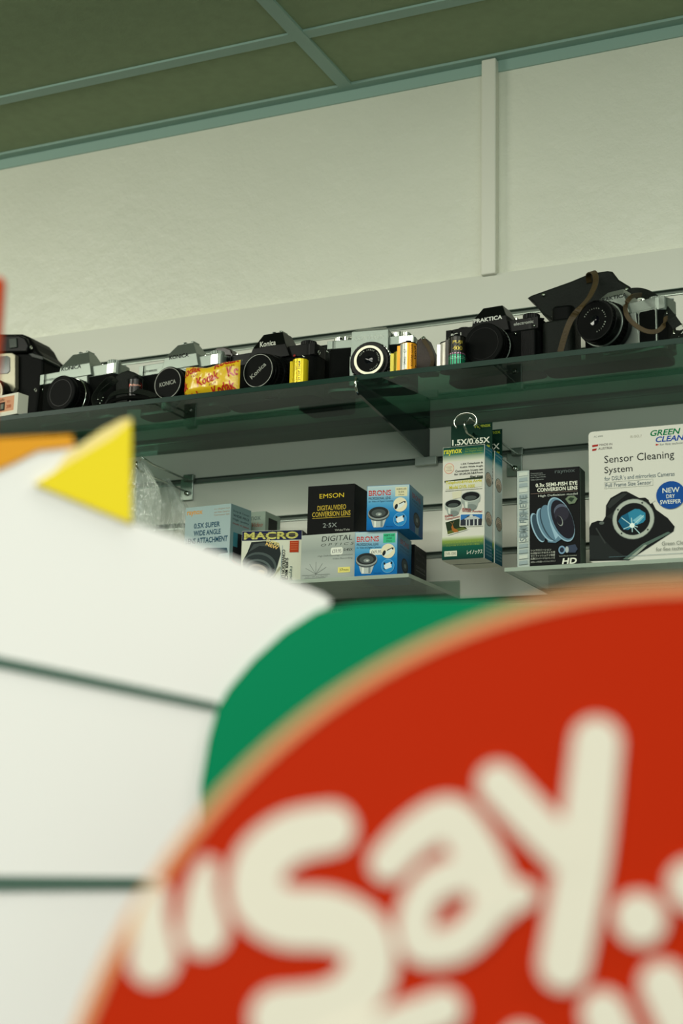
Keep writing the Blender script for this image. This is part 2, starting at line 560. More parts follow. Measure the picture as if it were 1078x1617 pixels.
# ------------------------------------------------------------------ boxes on the lower shelf
def thing_box(name, label, cat, loc, rz, w, d, h, base, group=None):
    """returns (object builder, front face, right face)"""
    mb = MB()
    fr, ri = carton(mb, w, d, h, base)
    def done():
        o = mb.build(name, None, loc, R(rz))
        tag(o, label, cat, group)
        return o
    return mb, fr, ri, done

def sticker(parent, w, h, txt, c, tc_, loc, name='price_sticker', label=None, shape='round', rot=0.0):
    """small paper label lying on a front face, loc is in the parent's frame"""
    mb = MB()
    if shape == 'round':
        pts = [(-w / 2, -h * .3), (-w * .42, -h / 2), (w * .42, -h / 2), (w / 2, -h * .3), (w / 2, h * .3), (w * .42, h / 2), (-w * .42, h / 2), (-w / 2, h * .3)]
    else:
        pts = [(-w / 2, -h / 2), (w / 2, -h / 2), (w / 2, h / 2), (-w / 2, h / 2)]
    mb.ext(pts, -0.0002, 0.0, PRINTM, 'xz', col=rgb(c))
    f = Face(mb, (-w / 2, -0.0002, h / 2), (w, 0, 0), (0, 0, -h), PRINTM)
    if txt: f.text(txt, .12, .25, .88, .75, tc_)
    o = mb.build(name, parent, loc)
    o.rotation_euler = (0, R(rot), 0)
    if label: o['label'] = label
    return o

GOLD = (196, 168, 60)
# digital / video conversion lens box, black, on top of the grey one
mb, F, G, done = thing_box('lens_box', 'black lens box with gold lettering stacked on the grey one', 'box', (-1.0535, 2.1345, LZ + 0.0735), 3.5, 0.0785, 0.072, 0.0775, (16, 17, 16))
F.text('EMSON', .25, .17, .78, .265, (214, 186, 50), 0.0)
F.text('DIGITAL/VIDEO', .21, .415, .83, .52, GOLD, 0.012)
F.text('CONVERSION LENS', .1, .545, .93, .65, GOLD, 0.018)
F.rect(.1, .672, .93, .681, GOLD)
F.text('2·5X', .34, .79, .64, .88, (150, 156, 150), 0.0)
F.text('Wide/Tele', .6, .925, .92, .965, (170, 172, 160), 0.01)
done()

# grey optics box
mb, F, G, done = thing_box('lens_box', 'silver grey lens box under the black gold-lettered one', 'box', (-1.0635, 2.136, LZ + 0.0003), 0.5, 0.0975, 0.075, 0.073, (165, 172, 164))
F.grad(0, 0, 1, 1, [(0, (176, 182, 172)), (.35, (150, 158, 150)), (.7, (172, 178, 170)), (1, (158, 165, 158))])
F.text('DIGITAL', .36, .045, .9, .16, (28, 32, 30), 0.0, 0.12)
F.text('O P T I C S', .35, .21, .93, .265, (60, 66, 62), 0.0, 0.2)
F.text('0.45X', .755, .34, .91, .4, (35, 38, 36), 0.01)
F.text('High Definition/High Resolution', .3, .46, .91, .505, (90, 96, 90))
F.text('Video Recording', .56, .535, .91, .58, (90, 96, 90))
for a in (-58, -32, 0, 32, 58):
    L = .27
    F.line(.27, .87, .27 + L * math.sin(R(a)) * .8, .87 - L * math.cos(R(a)), .00045, (80, 86, 80))
F.line(.02, .885, .52, .885, .0005, (80, 86, 80))
F.text('wide angle lens diagram', .08, .91, .48, .935, (90, 96, 90))
F.line(.07, .955, .45, .955, .0004, (90, 96, 90))
g = done()
sticker(g, 0.0205, 0.0115, '£59.95', (222, 224, 210), (90, 90, 90), (0.0615, -0.0003, 0.0445), label='white price sticker on a grey lens box')
sticker(g, 0.0205, 0.0085, '37mm', (226, 214, 120), (40, 40, 30), (0.0745, -0.0003, 0.0145), 'size_sticker', 'yellow size sticker', 'rect')

def camcorder(F, cx, cy, s, dark=(30, 36, 40), light=(214, 222, 214)):
    a = F.U.length / F.V.length
    F.poly([(cx - s * .9, cy + s * .5 * a), (cx - s * .2, cy - s * .1 * a), (cx + s * .7, cy - s * .6 * a), (cx + s * .95, cy - s * .2 * a), (cx + s * .2, cy + s * .55 * a), (cx - s * .6, cy + s * .9 * a)], light)
    F.line(cx - s * .2, cy - s * .1 * a, cx + s * .75, cy - s * .55 * a, s * F.U.length * .16, dark)
    F.ell(cx - s * .72, cy + s * .35 * a, s * .28, s * .5 * a, dark, 20)
    F.poly([(cx + s * .7, cy - s * .6 * a), (cx + s * 1.0, cy - s * .6 * a), (cx + s * .95, cy - s * .2 * a), (cx + s * .75, cy - s * .25 * a)], dark)

def brons(loc, rz, label, lab_c, code, factor, price):
    mb, F, G, done = thing_box('lens_box', label, 'box', loc, rz, 0.0675, 0.086, 0.0695, (40, 120, 178), 'two blue lens boxes stacked one on the other')
    F.grad(0, 0, 1, 1, [(0, (182, 200, 198)), (.12, (160, 190, 196)), (.38, (86, 158, 196)), (.62, (22, 122, 184)), (1, (0, 92, 160))])
    F.text('BRONS', .035, .1, .57, .225, (186, 44, 34), 0.05)
    F.rect(.035, .15, .57, .157, (190, 205, 205)); F.rect(.035, .185, .57, .192, (180, 200, 205))
    F.text('PROFESSIONAL LENS', .035, .255, .56, .315, (24, 40, 52), 0.02)
    F.text('for Video & Digital Cameras', .035, .335, .62, .385, (24, 40, 60), 0.01, .3)
    F.rect(.67, .05, .955, .26, lab_c)
    F.text(code, .7, .075, .93, .115, (25, 40, 35), .02)
    F.text(factor, .745, .14, .88, .18, (25, 40, 35), .02)
    F.text('37mm', .745, .205, .88, .24, (25, 40, 35), .01)
    # wide lens drawing: bell, rim, neck
    F.poly([(.1, .76), (.46, .76), (.41, .9), (.385, .95), (.17, .95), (.14, .9)], (176, 184, 178))
    F.rect(.18, .79, .22, .94, (222, 224, 212)); F.rect(.33, .79, .38, .94, (120, 132, 132))
    F.ell(.28, .66, .255, .15, (70, 78, 78)); F.ell(.28, .63, .255, .15, (140, 148, 144))
    F.ell(.28, .612, .235, .132, (38, 42, 42)); F.ell(.28, .625, .17, .09, (70, 78, 76))
    F.ell(.285, .65, .075, .04, (128, 136, 132)); F.ell(.3, .655, .03, .017, (190, 196, 186))
    F.ell(.79, .45, .165, .165, (222, 214, 180)); camcorder(F, .79, .45, .13)
    F.ell(.79, .79, .155, .155, (120, 180, 214)); F.ell(.79, .79, .147, .147, (46, 134, 190))
    F.poly([(.7, .75), (.86, .7), (.885, .82), (.72, .87)], (214, 222, 220))
    F.rect(.69, .71, .73, .76, (22, 28, 32)); F.rect(.855, .7, .895, .75, (22, 28, 32)); F.line(.69, .83, .74, .875, .0012, (22, 28, 32))
    F.text('Made in Japan', .46, .93, .64, .955, (14, 50, 90))
    G.grad(0, 0, 1, 1, [(0, (130, 160, 170)), (.2, (84, 132, 160)), (.5, (24, 96, 146)), (1, (0, 66, 124))])
    G.text('BRONS', .18, .12, .8, .24, (134, 84, 92), 0.05)
    G.text('PROFESSIONAL LENS', .18, .27, .8, .32, (40, 70, 96), .02)
    G.text('for Video & Digital', .15, .36, .8, .4, (40, 70, 96), .0, .3)
    G.poly([(.4, .78), (.68, .78), (.66, 1), (.42, 1)], (96, 122, 134))
    G.ell(.52, .68, .24, .17, (26, 34, 40)); G.ell(.52, .67, .19, .13, (60, 70, 72)); G.ell(.54, .68, .07, .05, (120, 130, 126))
    o = done()
    if price:
        sticker(o, 0.021, 0.0095, '£69.95', (222, 224, 210), (90, 90, 90), (0.0345, -0.0003, 0.0375), label='white price sticker on a blue lens box')
    return o
brons((-0.9655, 2.123, LZ + 0.0003), 8, 'lower blue lens box with green size label and price sticker', (60, 178, 130), 'KBT-20', '2.0X', True)
brons((-0.945, 2.119, LZ + 0.0703), 8, 'upper blue lens box with cream size label on its top corner', (214, 208, 168), 'KBW-05', '0.5X', False)

# dark box behind the blue ones
mb, F, G, done = thing_box('lens_box', 'small dark box with grey print behind the lower blue box', 'box', (-0.975, 2.213, LZ + 0.0003), 6, 0.069, 0.07, 0.065, (24, 24, 26))
G.text('Wide', .3, .12, .8, .2, (78, 76, 80)); G.text('lens for video', .15, .3, .85, .36, (70, 70, 74)); G.text('CONVERTER', .12, .48, .9, .55, (92, 92, 92), .02)
G.rect(.12, .6, .9, .62, (92, 92, 92)); G.text('37mm', .3, .72, .7, .8, (60, 60, 64))
done()

# macro conversion lens box: white front under a navy header
mb, F, G, done = thing_box('lens_box', 'white lens box with navy header and big lens picture', 'box', (-1.1785, 2.152, LZ + 0.0003), 12, 0.1, 0.068, 0.0905, (206, 208, 188))
F.rect(0, 0, 1, .172, (24, 30, 66)); G.rect(0, 0, 1, 1, (26, 30, 44))
F.text('MACRO', .03, .02, .94, .152, (204, 200, 112), 0.055)
for y in (.048, .078, .108): F.rect(.03, y, .93, y + .008, (128, 118, 26))
F.poly([(.16, .2), (.4, .185), (.62, .22), (.66, .42), (.6, .68), (.46, .86), (.2, .9), (.04, .7), (.02, .55), (.1, .38)], (36, 42, 42))
F.poly([(.12, .38), (.2, .24), (.35, .215), (.56, .24), (.6, .3), (.3, .27), (.2, .33)], (66, 74, 72))
F.ell(.31, .64, .29, .25, (74, 84, 82), 14); F.ell(.3, .655, .265, .225, (44, 52, 52), 14)
F.ell(.29, .7, .23, .185, (88, 98, 96), 14); F.ell(.285, .71, .205, .16, (52, 60, 60), 14)
F.ell(.28, .73, .17, .125, (150, 140, 128), 12); F.ell(.27, .72, .12, .08, (110, 100, 98), 12); F.ell(.33, .76, .07, .05, (206, 186, 156), 0)
F.text('SUPER', .4, .185, .65, .245, (226, 210, 140), .05, 0, 22); F.text('NEW', .4, .25, .62, .31, (230, 190, 110), .05, 0, 22)
F.line(.685, .27, .66, 1, .0006, (60, 110, 140)); F.line(.5, .93, .66, .66, .003, (160, 160, 130))
F.rect(.805, .19, .955, .4, (172, 60, 26))
for y in (.22, .26, .3, .34): F.rect(.82, y, .94, y + .01, (200, 110, 70))
F.text('CONVERSION LENS', .43, .625, .985, .685, (20, 22, 24), .03, 0, 90)
F.text('SUPER MACRO', .555, .7, .97, .76, (20, 22, 24), .03, 0, 90)
F.text('raynox', .68, .79, .98, .85, (110, 124, 116), .03, 0, 90)
done()

# large wide angle attachment box and the smaller one behind it
mb, F, G, done = thing_box('lens_box', 'large pale blue lens box standing at the left end of the shelf', 'box', (-1.289, 2.158, LZ + 0.0003), -4, 0.089, 0.062, 0.138, (150, 166, 166))
F.grad(0, 0, 1, 1, [(0, (150, 170, 168)), (.4, (158, 176, 176)), (.75, (170, 190, 194)), (1, (196, 206, 200))])
F.text('raynox', .03, .045, .38, .11, (196, 140, 56), .05)
F.text('for Digital Still', .64, .04, .98, .06, (150, 110, 70)); F.text('and Video Cameras', .64, .075, .98, .095, (150, 110, 70)); F.text('Conversion lens', .64, .11, .98, .13, (150, 110, 70))
F.text('0.5X SUPER', .2, .2, .78, .265, (30, 70, 90), .05, 0); F.text('WIDE ANGLE', .2, .29, .8, .355, (30, 70, 90), .05, 0)
F.text('LENS ATTACHMENT', .03, .38, .96, .45, (30, 70, 90), .05, 0)
F.poly([(.42, .54), (.5, .51), (.95, .53), (.98, .59), (.78, .6), (.75, .75), (.62, .75), (.62, .6), (.44, .6)], (48, 76, 88))
F.ell(.52, .56, .11, .05, (34, 56, 66)); F.ell(.5, .87, .36, .11, (40, 70, 84)); F.ell(.5, .86, .3, .085, (100, 130, 140))
F.text('DVR-5000', .1, .65, .35, .67, (40, 50, 54), .02)
G.grad(0, 0, 1, 1, [(0, (120, 146, 146)), (1, (130, 156, 160))])
for i, s_ in enumerate(('Sony & Canon', 'WIDE PRO', 'High quality', 'made in Japan')): G.text(s_, .1, .06 + .05 * i, .9, .09 + .05 * i, (40, 56, 66) if i < 3 else (130, 50, 50), .02)
G.rect(.14, .33, .92, .78, (34, 36, 40)); G.rect(.14, .33, .36, .5, (58, 120, 134)); G.poly([(.05, .66), (.6, .7), (.5, .78)], (150, 44, 40)); G.poly([(.05, .78), (.9, .84), (.9, .96), (.05, .93)], (24, 70, 130))
done()
mb, F, G, done = thing_box('lens_box', 'small grey green lens box behind the large pale blue one', 'box', (-1.267, 2.243, LZ + 0.0003), 0, 0.082, 0.055, 0.143, (132, 146, 132))
F.text('raynox', .5, .05, .9, .12, (84, 98, 92), .03); F.text('Video', .7, .13, .95, .18, (150, 70, 50), 0, .3); F.text('WIDE ANGLE', .45, .25, .95, .3, (70, 84, 78), .03); F.text('CONVERSION LENS', .4, .35, .97, .4, (70, 84, 78), .03)
G.rect(.2, .06, .8, .5, (34, 36, 34)); G.rect(.1, .56, .9, .6, (70, 80, 76))
done()

# fisheye conversion lens box
mb, F, G, done = thing_box('lens_box', 'tall black lens box with silver spine and fisheye lens picture', 'box', (-0.7085, 2.131, LZ + 0.0003), 2.5, 0.0945, 0.034, 0.147, (18, 19, 19))
F.rect(0, 0, .2, 1, (176, 186, 178))
for i in range(17):
    F.poly([(.035, .02 + .057 * i), (.17, .014 + .057 * i), (.17, .05 + .057 * i), (.03, .056 + .057 * i)], (150, 164, 164) if i % 3 else (196, 202, 190))
    F.line(.03, .058 + .057 * i, .18, .052 + .057 * i, .0005, (104, 116, 114))
F.text('SEMI FISHEYE', -.27, .46, .47, .53, (120, 134, 134), .02, 0, -90)
F.text('Conversion Lens', .225, .03, .42, .045, (150, 156, 150)); F.text('for High Definition', .225, .052, .46, .067, (150, 156, 150))
F.text('DVD, Digital Media', .225, .074, .47, .089, (150, 156, 150)); F.text('Video Camcorder', .225, .096, .44, .111, (150, 156, 150))
F.text('raynox', .615, .025, .94, .065, (84, 92, 90), .03)
F.text('0.3x SEMI-FISH EYE', .305, .145, .975, .185, (232, 232, 214), .04); F.text('CONVERSION LENS', .33, .195, .975, .235, (232, 232, 214), .045)
F.rect(.225, .247, .975, .251, (120, 100, 90)); F.text('High Definition model', .345, .265, .975, .293, (190, 194, 182), .02)
B1, B2, B3 = (96, 128, 146), (150, 182, 198), (52, 72, 84)
F.ell(.335, .6, .085, .16, B2, -20); F.ell(.35, .6, .078, .148, B3, -20)
F.poly([(.38, .45), (.47, .385), (.62, .335), (.8, .7), (.62, .765), (.5, .755)], B1)
F.ell(.47, .575, .12, .185, B2, -22); F.ell(.485, .572, .115, .175, B1, -22); F.ell(.53, .565, .125, .195, B3, -22); F.ell(.555, .56, .13, .2, B1, -22)
F.poly([(.5, .44), (.545, .4), (.6, .52), (.66, .7), (.62, .73), (.54, .58)], B2)
F.ell(.71, .53, .175, .245, B2, -22); F.ell(.715, .53, .163, .232, B1, -22)
F.ell(.735, .53, .15, .213, (28, 27, 36), -22); F.ell(.7, .44, .1, .07, (84, 90, 106), 30); F.ell(.72, .475, .115, .075, (46, 44, 55), 30)
F.ell(.69, .545, .045, .055, (140, 146, 140), -20); F.ell(.682, .54, .04, .05, (30, 29, 38), -20)
F.poly([(.78, .325), (.83, .295), (.92, .295), (.975, .33), (.93, .375), (.84, .38)], (110, 124, 100)); F.poly([(.82, .33), (.86, .31), (.93, .32), (.88, .36)], (40, 54, 40))
F.ell(.72, .84, .055, .042, (118, 150, 176)); F.ell(.72, .84, .035, .026, (36, 44, 60)); F.poly([(.78, .805), (.93, .79), (.97, .84), (.93, .875), (.8, .87)], (56, 66, 84)); F.ell(.8, .84, .028, .032, (170, 180, 180))
F.text('Lens/Shade Included', .68, .895, .95, .908, (170, 174, 160))
F.text('シンクロバーション', .225, .82, .55, .842, (206, 208, 194)); F.text('0.3倍DVビデオカメラ用', .225, .848, .61, .87, (206, 208, 194))
F.text('セミフィッシュアイ魚眼', .225, .876, .61, .898, (206, 208, 194)); F.text('広角コンバージョンレンズ', .225, .904, .61, .926, (206, 208, 194)); F.text('広角レンズ付属ハイビジョンタイプ', .225, .94, .62, .958, (190, 192, 180))
F.text('HD', .72, .925, .955, .985, (226, 226, 210), .06, .15)
G.rect(0, 0, 1, 1, (40, 52, 46)); G.rect(0, 0, .06, 1, (120, 140, 128)); G.grad(.1, .72, .95, 1, [(0, (56, 72, 66)), (1, (84, 100, 92))])
done()

# sensor cleaning pack
def sensor_pack():
    mb = MB()
    w_, h_ = .166, .1935
    pts = []
    r = .006
    for cx_, cz, a0 in ((w_ - r, h_ - r, 0), (r, h_ - r, 90), (r, r, 180), (w_ - r, r, 270)):
        for k in range(5):
            a = R(a0 + k * 22.5); pts.append((cx_ + r * math.cos(a), cz + r * math.sin(a)))
    mb.ext(pts, 0, 0.03, PRINT, 'xz', .0008, rgb((212, 210, 198)))
    F = Face(mb, (0.0, 0, h_), (w_, 0, 0), (0, 0, -h_))
    F.text('AC 6000', .05, .035, .13, .047, (110, 116, 108))
    F.text('GREEN', .545, .03, .805, .075, (0, 112, 66), .05, .25); F.text('CLEAN', .59, .082, .835, .125, (24, 66, 150), .05, .25)
    F.text('for fine technics', .625, .135, .83, .152, (70, 80, 84)); F.poly([(.59, .135), (.62, .143), (.59, .151)], (180, 50, 36))
    F.text('8.00.?', .37, .055, .47, .075, (176, 172, 156))
    F.poly([(.035, .105), (.09, .102), (.085, .117), (.035, .12)], (162, 36, 30)); F.poly([(.035, .136), (.075, .133), (.07, .148), (.035, .151)], (162, 36, 30))
    F.text('MADE IN', .1, .1, .212, .116, (96, 86, 84)); F.text('AUSTRIA', .088, .128, .212, .146, (96, 86, 84))
    F.text('Sensor Cleaning', .14, .195, .745, .27, (26, 28, 28), -.003); F.text('System', .14, .28, .385, .345, (26, 28, 28), -.003)
    F.text("for DSLR´s and mirrorless Cameras", .14, .355, .745, .387, (90, 106, 112)); F.text('Full Frame Size Sensor', .148, .407, .545, .437, (80, 96, 104))
    for a in ((.138, .398, .56, .4), (.138, .446, .56, .448), (.138, .398, .1395, .448), (.5585, .398, .56, .448)): F.rect(*a, (156, 160, 146))
    # camera body picture, tilted
    F.poly([(0, .735), (.02, .7), (.075, .685), (.12, .69), (.145, .655), (.15, .575), (.19, .52), (.29, .478), (.33, .478), (.44, .535), (.49, .535), (.55, .575), (.58, .63), (.68, .7), (.735, .765), (.725, .8), (.5, .915), (.34, .995), (.22, .99), (0, .985)], (20, 22, 22))
    F.poly([(.16, .58), (.2, .53), (.3, .49), (.34, .495), (.18, .6)], (44, 48, 46)); F.poly([(.15, .66), (.3, .58), (.4, .56), (.2, .68)], (36, 40, 38))
    F.poly([(.0, .79), (.1, .8), (.2, .9), (.3, .96), (.25, .985), (.0, .97)], (34, 38, 37)); F.line(.06, .74, .14, .86, .002, (52, 56, 54))
    F.poly([(.29, .985), (.46, .88), (.68, .8), (.7, .81), (.48, .9), (.34, .99)], (84, 104, 94)); F.poly([(.33, .985), (.48, .885), (.5, .89), (.37, .985)], (150, 160, 146))
    F.poly([(.52, .56), (.56, .545), (.575, .565), (.535, .585)], (208, 206, 194)); F.ell(.11, .705, .022, .012, (90, 98, 92))
    F.ell(.385, .69, .182, .152, (118, 126, 118)); F.ell(.385, .69, .176, .147, (172, 178, 166)); F.ell(.385, .69, .146, .122, (96, 104, 98)); F.ell(.385, .69, .142, .119, (18, 20, 22))
    F.poly([(.255, .7), (.28, .665), (.4, .615), (.44, .62), (.49, .65), (.49, .7), (.47, .72), (.4, .74), (.335, .77), (.3, .765)], (46, 128, 158))
    F.poly([(.255, .7), (.28, .665), (.34, .64), (.36, .72), (.335, .77), (.3, .765)], (24, 92, 122)); F.poly([(.38, .7), (.45, .66), (.48, .68), (.42, .73)], (120, 180, 196))
    for a, L in ((-40, .13), (-140, .12), (-95, .07), (50, .1), (160, .08), (90, .06), (20, .05)):
        F.line(.375, .738, .375 + L * math.cos(R(a)), .738 + L * .83 * math.sin(R(a)), .0011, (178, 214, 214))
    F.ell(.375, .738, .022, .018, (226, 238, 230))
    for a in (40, 130, 215, 300): F.ell(.385 + .16 * math.cos(R(a)), .69 + .134 * math.sin(R(a)), .008, .007, (70, 76, 72))
    F.ell(.71, .53, .124, .1035, (18, 74, 146))
    F.text('NEW', .64, .475, .785, .512, (226, 230, 214), .02); F.text('DRY', .672, .525, .745, .553, (226, 230, 214), .015); F.text('SWEEPER', .618, .565, .795, .595, (226, 230, 214), .02)
    F.text('Green Clean', .625, .872, .845, .9, (124, 128, 118)); F.text('for fine technics', .575, .912, .845, .94, (124, 128, 118))
    F.rect(.17, .963, .85, .9655, (96, 124, 130))
    o = mb.build('cleaning_pack', None, (-0.5965, 2.121, LZ + 0.0003), R(1))
    tag(o, 'large white sensor cleaning pack with a blue round badge', 'box')
sensor_pack()

# ------------------------------------------------------------------ hooks and what hangs on them
def hook(X, z, y1, label, ring):
    o = empty('display_hook', (X, PAN, z))
    tag(o, label, 'hook')
    b = MB(); b.box(-0.013, -0.005, -0.022, 0.013, -0.0025, 0.018, ALU, 0.0012)
    b.lathe([(0.0, -0.0085), (0.0045, -0.0085), (0.0045, -0.005)], CHROME, (0.002, 0, -0.009), 'y', 16)
    b.box(-0.0035, -0.012, 0.012, 0.0165, -0.0022, 0.024, ALU, 0.001)
    b.build('wall_plate', o)
    L = PAN - y1
    b = MB(); b.tube([(-0.004, -0.005, -0.004), (-0.004, -L * .5, -0.003), (-0.004, -L + 0.01, -0.002), (-0.004, -L, 0.004), (-0.004, -L - .001, .012)], 0.0017, CHROME); b.build('lower_arm', o)
    b = MB(); b.tube([(0.006, -0.005, 0.014), (0.006, -L * .8, 0.014), (0.004, -L * .9, 0.018), (0.0, -L * .95, 0.021), (-0.006, -L * .93, 0.016)], 0.0017, CHROME); b.build('upper_arm', o)
    if ring:
        b = MB(); b.tube([(-0.018 + 0.016 - 0.018 * math.cos(R(a)), -L - 0.002 + .0 * a, 0.012 + 0.013 * math.sin(R(a))) for a in range(-40, 225, 12)], 0.0016, CHROME); b.build('safety_loop', o)
    return o
hook(-1.392, 2.122, 2.17, 'wire hook with clear bags beside the large pale blue box', False)
hook(-0.779, 2.117, 2.11, 'wire hook behind the hanging twin lens packages', True)

def hanging_pack(Y, dx, label):
    """tall blister carton with a header card, hung from its header"""
    X0 = -0.8215 + dx
    dark = 0
    w_, d_, h_ = 0.0665, 0.036, 0.1735
    o = empty('hanging_lens_package', (X0, Y, 1.9215), R(0.5))
    tag(o, label, 'package', 'two matching lens packages hanging on one hook')
    mb = MB()
    F, G = carton(mb, w_, d_, h_, (208, 206, 194))
    F.grad(0, 0, 1, .13, [(0, (6, 52, 40)), (.5, (46, 104, 84)), (1, (206, 208, 186))])
    F.text('raynox', .02, .022, .46, .075, (214, 206, 60), .04)
    F.text('Conversion Lens', .54, .02, .96, .035, (120, 150, 60)); F.text('for Digital Video', .54, .042, .96, .057, (140, 160, 50)); F.text('Camera Camcorder', .52, .064, .96, .079, (140, 160, 50))
    F.ell(.15, .19, .12, .048, (214, 130, 110)); F.ell(.15, .19, .11, .043, (212, 204, 180)); F.text('2 Adapters', .07, .172, .23, .182, (120, 40, 40)); F.text('2 Caps', .1, .188, .2, .197, (120, 40, 40)); F.text('Included', .08, .203, .22, .212, (120, 40, 40))
    for i, (s_, x) in enumerate((('1.5X Telephoto &', .44), ('0.65X Wide Angle', .42), ('Conversion 2-Lens set', .3), ('for 27,30,30.5&37mm', .28), ('filter sizes', .66))):
        F.text(s_, x, .152 + .029 * i, .97, .172 + .029 * i, (20, 24, 22), .035)
    F.poly([(.04, .298), (.97, .283), (.97, .30), (.945, .305), (.05, .318)], (46, 56, 40)); F.rect(.07, .305, .95, .375, (206, 206, 184))
    F.text('Telephoto&Wide Angle', .075, .305, .945, .34, (186, 176, 36), .06); F.text('Model DVR-1000', .16, .347, .78, .378, (186, 176, 36), .06)
    F.rect(.06, .39, .96, .393, (90, 96, 70))
    def lens(cx, cy, s):
        F.poly([(cx - s, cy), (cx + s, cy), (cx + s * .92, cy + s * .2), (cx + s * .75, cy + s * .26), (cx + s * .62, cy + s * .42), (cx - s * .62, cy + s * .42), (cx - s * .75, cy + s * .26), (cx - s * .92, cy + s * .2)], (150, 158, 150))
        F.ell(cx, cy + s * .4, s * .62, s * .12, (120, 130, 124)); F.poly([(cx - s * .6, cy + s * .1), (cx - s * .3, cy + s * .12), (cx - s * .3, cy + s * .42), (cx - s * .55, cy + s * .4)], (204, 208, 196))
        F.ell(cx, cy, s, s * .2, (168, 176, 166)); F.ell(cx, cy - .002, s * .9, s * .165, (22, 26, 26)); F.ell(cx, cy + s * .05, s * .6, s * .08, (70, 78, 74))
    lens(.68, .455, .24); lens(.26, .51, .21)
    F.text('Extra', .485, .555, .69, .572, (150, 34, 34), .04, 0, 6); F.text('Wide Angle!', .47, .578, .96, .598, (150, 34, 34), .04, 0, 5)
    F.text('Extra', .06, .602, .25, .62, (150, 34, 34), .04, 0, -8); F.text('Telephoto!', .06, .625, .45, .645, (150, 34, 34), .04, 0, -8)
    F.poly([(.065, .665), (.44, .635), (.62, .745), (.13, .785)], (222, 222, 206)); F.poly([(.075, .67), (.42, .643), (.6, .74), (.135, .777)], (36, 50, 32))
    F.poly([(.13, .775), (.6, .742), (.5, .72), (.3, .735), (.12, .75)], (88, 98, 44)); F.poly([(.22, .715), (.25, .69), (.28, .725), (.36, .74), (.4, .76), (.3, .765), (.24, .745)], (160, 96, 40))
    F.line(.235, .69, .2, .668, .0005, (150, 110, 60)); F.line(.25, .69, .28, .668, .0005, (150, 110, 60))
    F.poly([(.43, .604), (.985, .612), (.965, .725), (.42, .715)], (222, 222, 206)); F.poly([(.445, .61), (.97, .618), (.95, .718), (.435, .708)], (50, 110, 170))
    F.poly([(.44, .66), (.56, .645), (.62, .625), (.78, .628), (.86, .65), (.965, .66), (.95, .718), (.435, .708)], (46, 50, 56))
    for x in (.57, .64, .75, .84): F.rect(x, .66, x + .028, .714, (196, 200, 196))
    F.poly([(.54, .65), (.66, .63), (.8, .633), (.9, .652), (.9, .66), (.54, .658)], (176, 182, 180)); F.ell(.7, .628, .04, .012, (190, 196, 190))
    F.grad(0, .8, 1, 1, [(0, (206, 208, 186)), (.18, (130, 152, 70)), (.45, (14, 84, 66)), (1, (4, 52, 44))])
    F.text('パナソニック・デジタルビデオ', .08, .845, .96, .86, (150, 170, 60)); F.text('ソニー/キヤノン/ビクター対応', .1, .87, .9, .885, (150, 170, 60))
    F.rect(.06, .925, .36, .972, (206, 206, 184)); F.text('DVR-1000', .08, .936, .34, .962, (80, 88, 76))
    F.text('レイノックス', .6, .925, .97, .965, (220, 222, 206), .03, .1)
    G.grad(0, 0, 1, 1, [(0, (30, 116, 136)), (.09, (40, 130, 150)), (.12, (170, 206, 204)), (.2, (226, 234, 230)), (.8, (216, 230, 226)), (.84, (44, 116, 132)), (1, (6, 76, 96))])
    G.text('for DVR-Pro', .1, .022, .95, .036, (200, 214, 206)); G.text('SONY/PANA', .15, .05, .85, .062, (120, 190, 196)); G.text('Set', .35, .08, .6, .09, (120, 190, 196))
    for cy in (.29, .64):
        G.ell(.5, cy, .42, .062, (44, 50, 44)); G.ell(.5, cy, .38, .057, (224, 206, 186)); G.ell(.5, cy + .025, .33, .032, (176, 164, 146))
        for k in range(5): G.rect(.25, cy - .04 + .016 * k, .75, cy - .036 + .016 * k, (170, 130, 110))
    for k in range(4): G.text('GV-D1000', .15, .87 + .028 * k, .85, .883 + .028 * k, (150, 190, 190))
    mb.build('carton', o)
    # header card with a delta shaped hang slot, standing up from the back of the carton
    mb = MB(); y0 = d_ - 0.001
    hz = 0.043
    base = rgb((8, 44, 32))
    outer = [(0, 0), (w_, 0), (w_, hz), (0, hz)]
    hole = [(.43, .52), (.50, .58), (.53, .68), (.56, .68), (.60, .58), (.70, .52)]
    H = [(x * w_, z * hz) for x, z in hole]
    O = [(0, 0), (w_, 0), (w_, hz), (0, hz)]
    # ring of quads between the hole and the outline, front and back
    ring = [((0, .52 * hz), (0, 0), (w_, 0), (w_, .52 * hz), H[5], H[0]),
            ((0, .52 * hz), H[0], H[1], H[2], (.53 * w_, hz), (0, hz)),
            (H[2], H[3], (.56 * w_, hz), (.53 * w_, hz)),
            (H[3], H[4], H[5], (w_, .52 * hz), (w_, hz), (.56 * w_, hz))]
    for poly in ring:
        vs = [(x, y0, z) for x, z in poly]; vb = [(x, y0 + .0009, z) for x, z in poly]
        n_ = len(vs)
        mb.add(vs + vb, [list(range(n_)), list(range(n_, 2 * n_))[::-1]] + [(i, i + n_, (i + 1) % n_ + n_, (i + 1) % n_) for i in range(n_)], PRINT, base)
    H_ = Face(mb, (0, y0, hz), (w_, 0, 0), (0, 0, -hz))
    H_.text('raynox', .58, .06, .96, .2, (150, 160, 44), .04)
    H_.text('1.5X/0.65X', .03, .52, .94, .74, (226, 228, 212), .05)
    H_.text('Telephoto & Wide Angle', .04, .8, .94, .93, (176, 180, 40), .03)
    mb.build('header_card', o, (0, 0, h_))
    return o
pk = hanging_pack(2.12, 0.0, 'front hanging lens package, its whole cream face in view')
sticker(pk, 0.0145, 0.0105, '', (208, 204, 176), (150, 140, 100), (0.0235, -0.0006, 0.0985), 'price_sticker', 'plain cream price sticker', 'rect', -6)
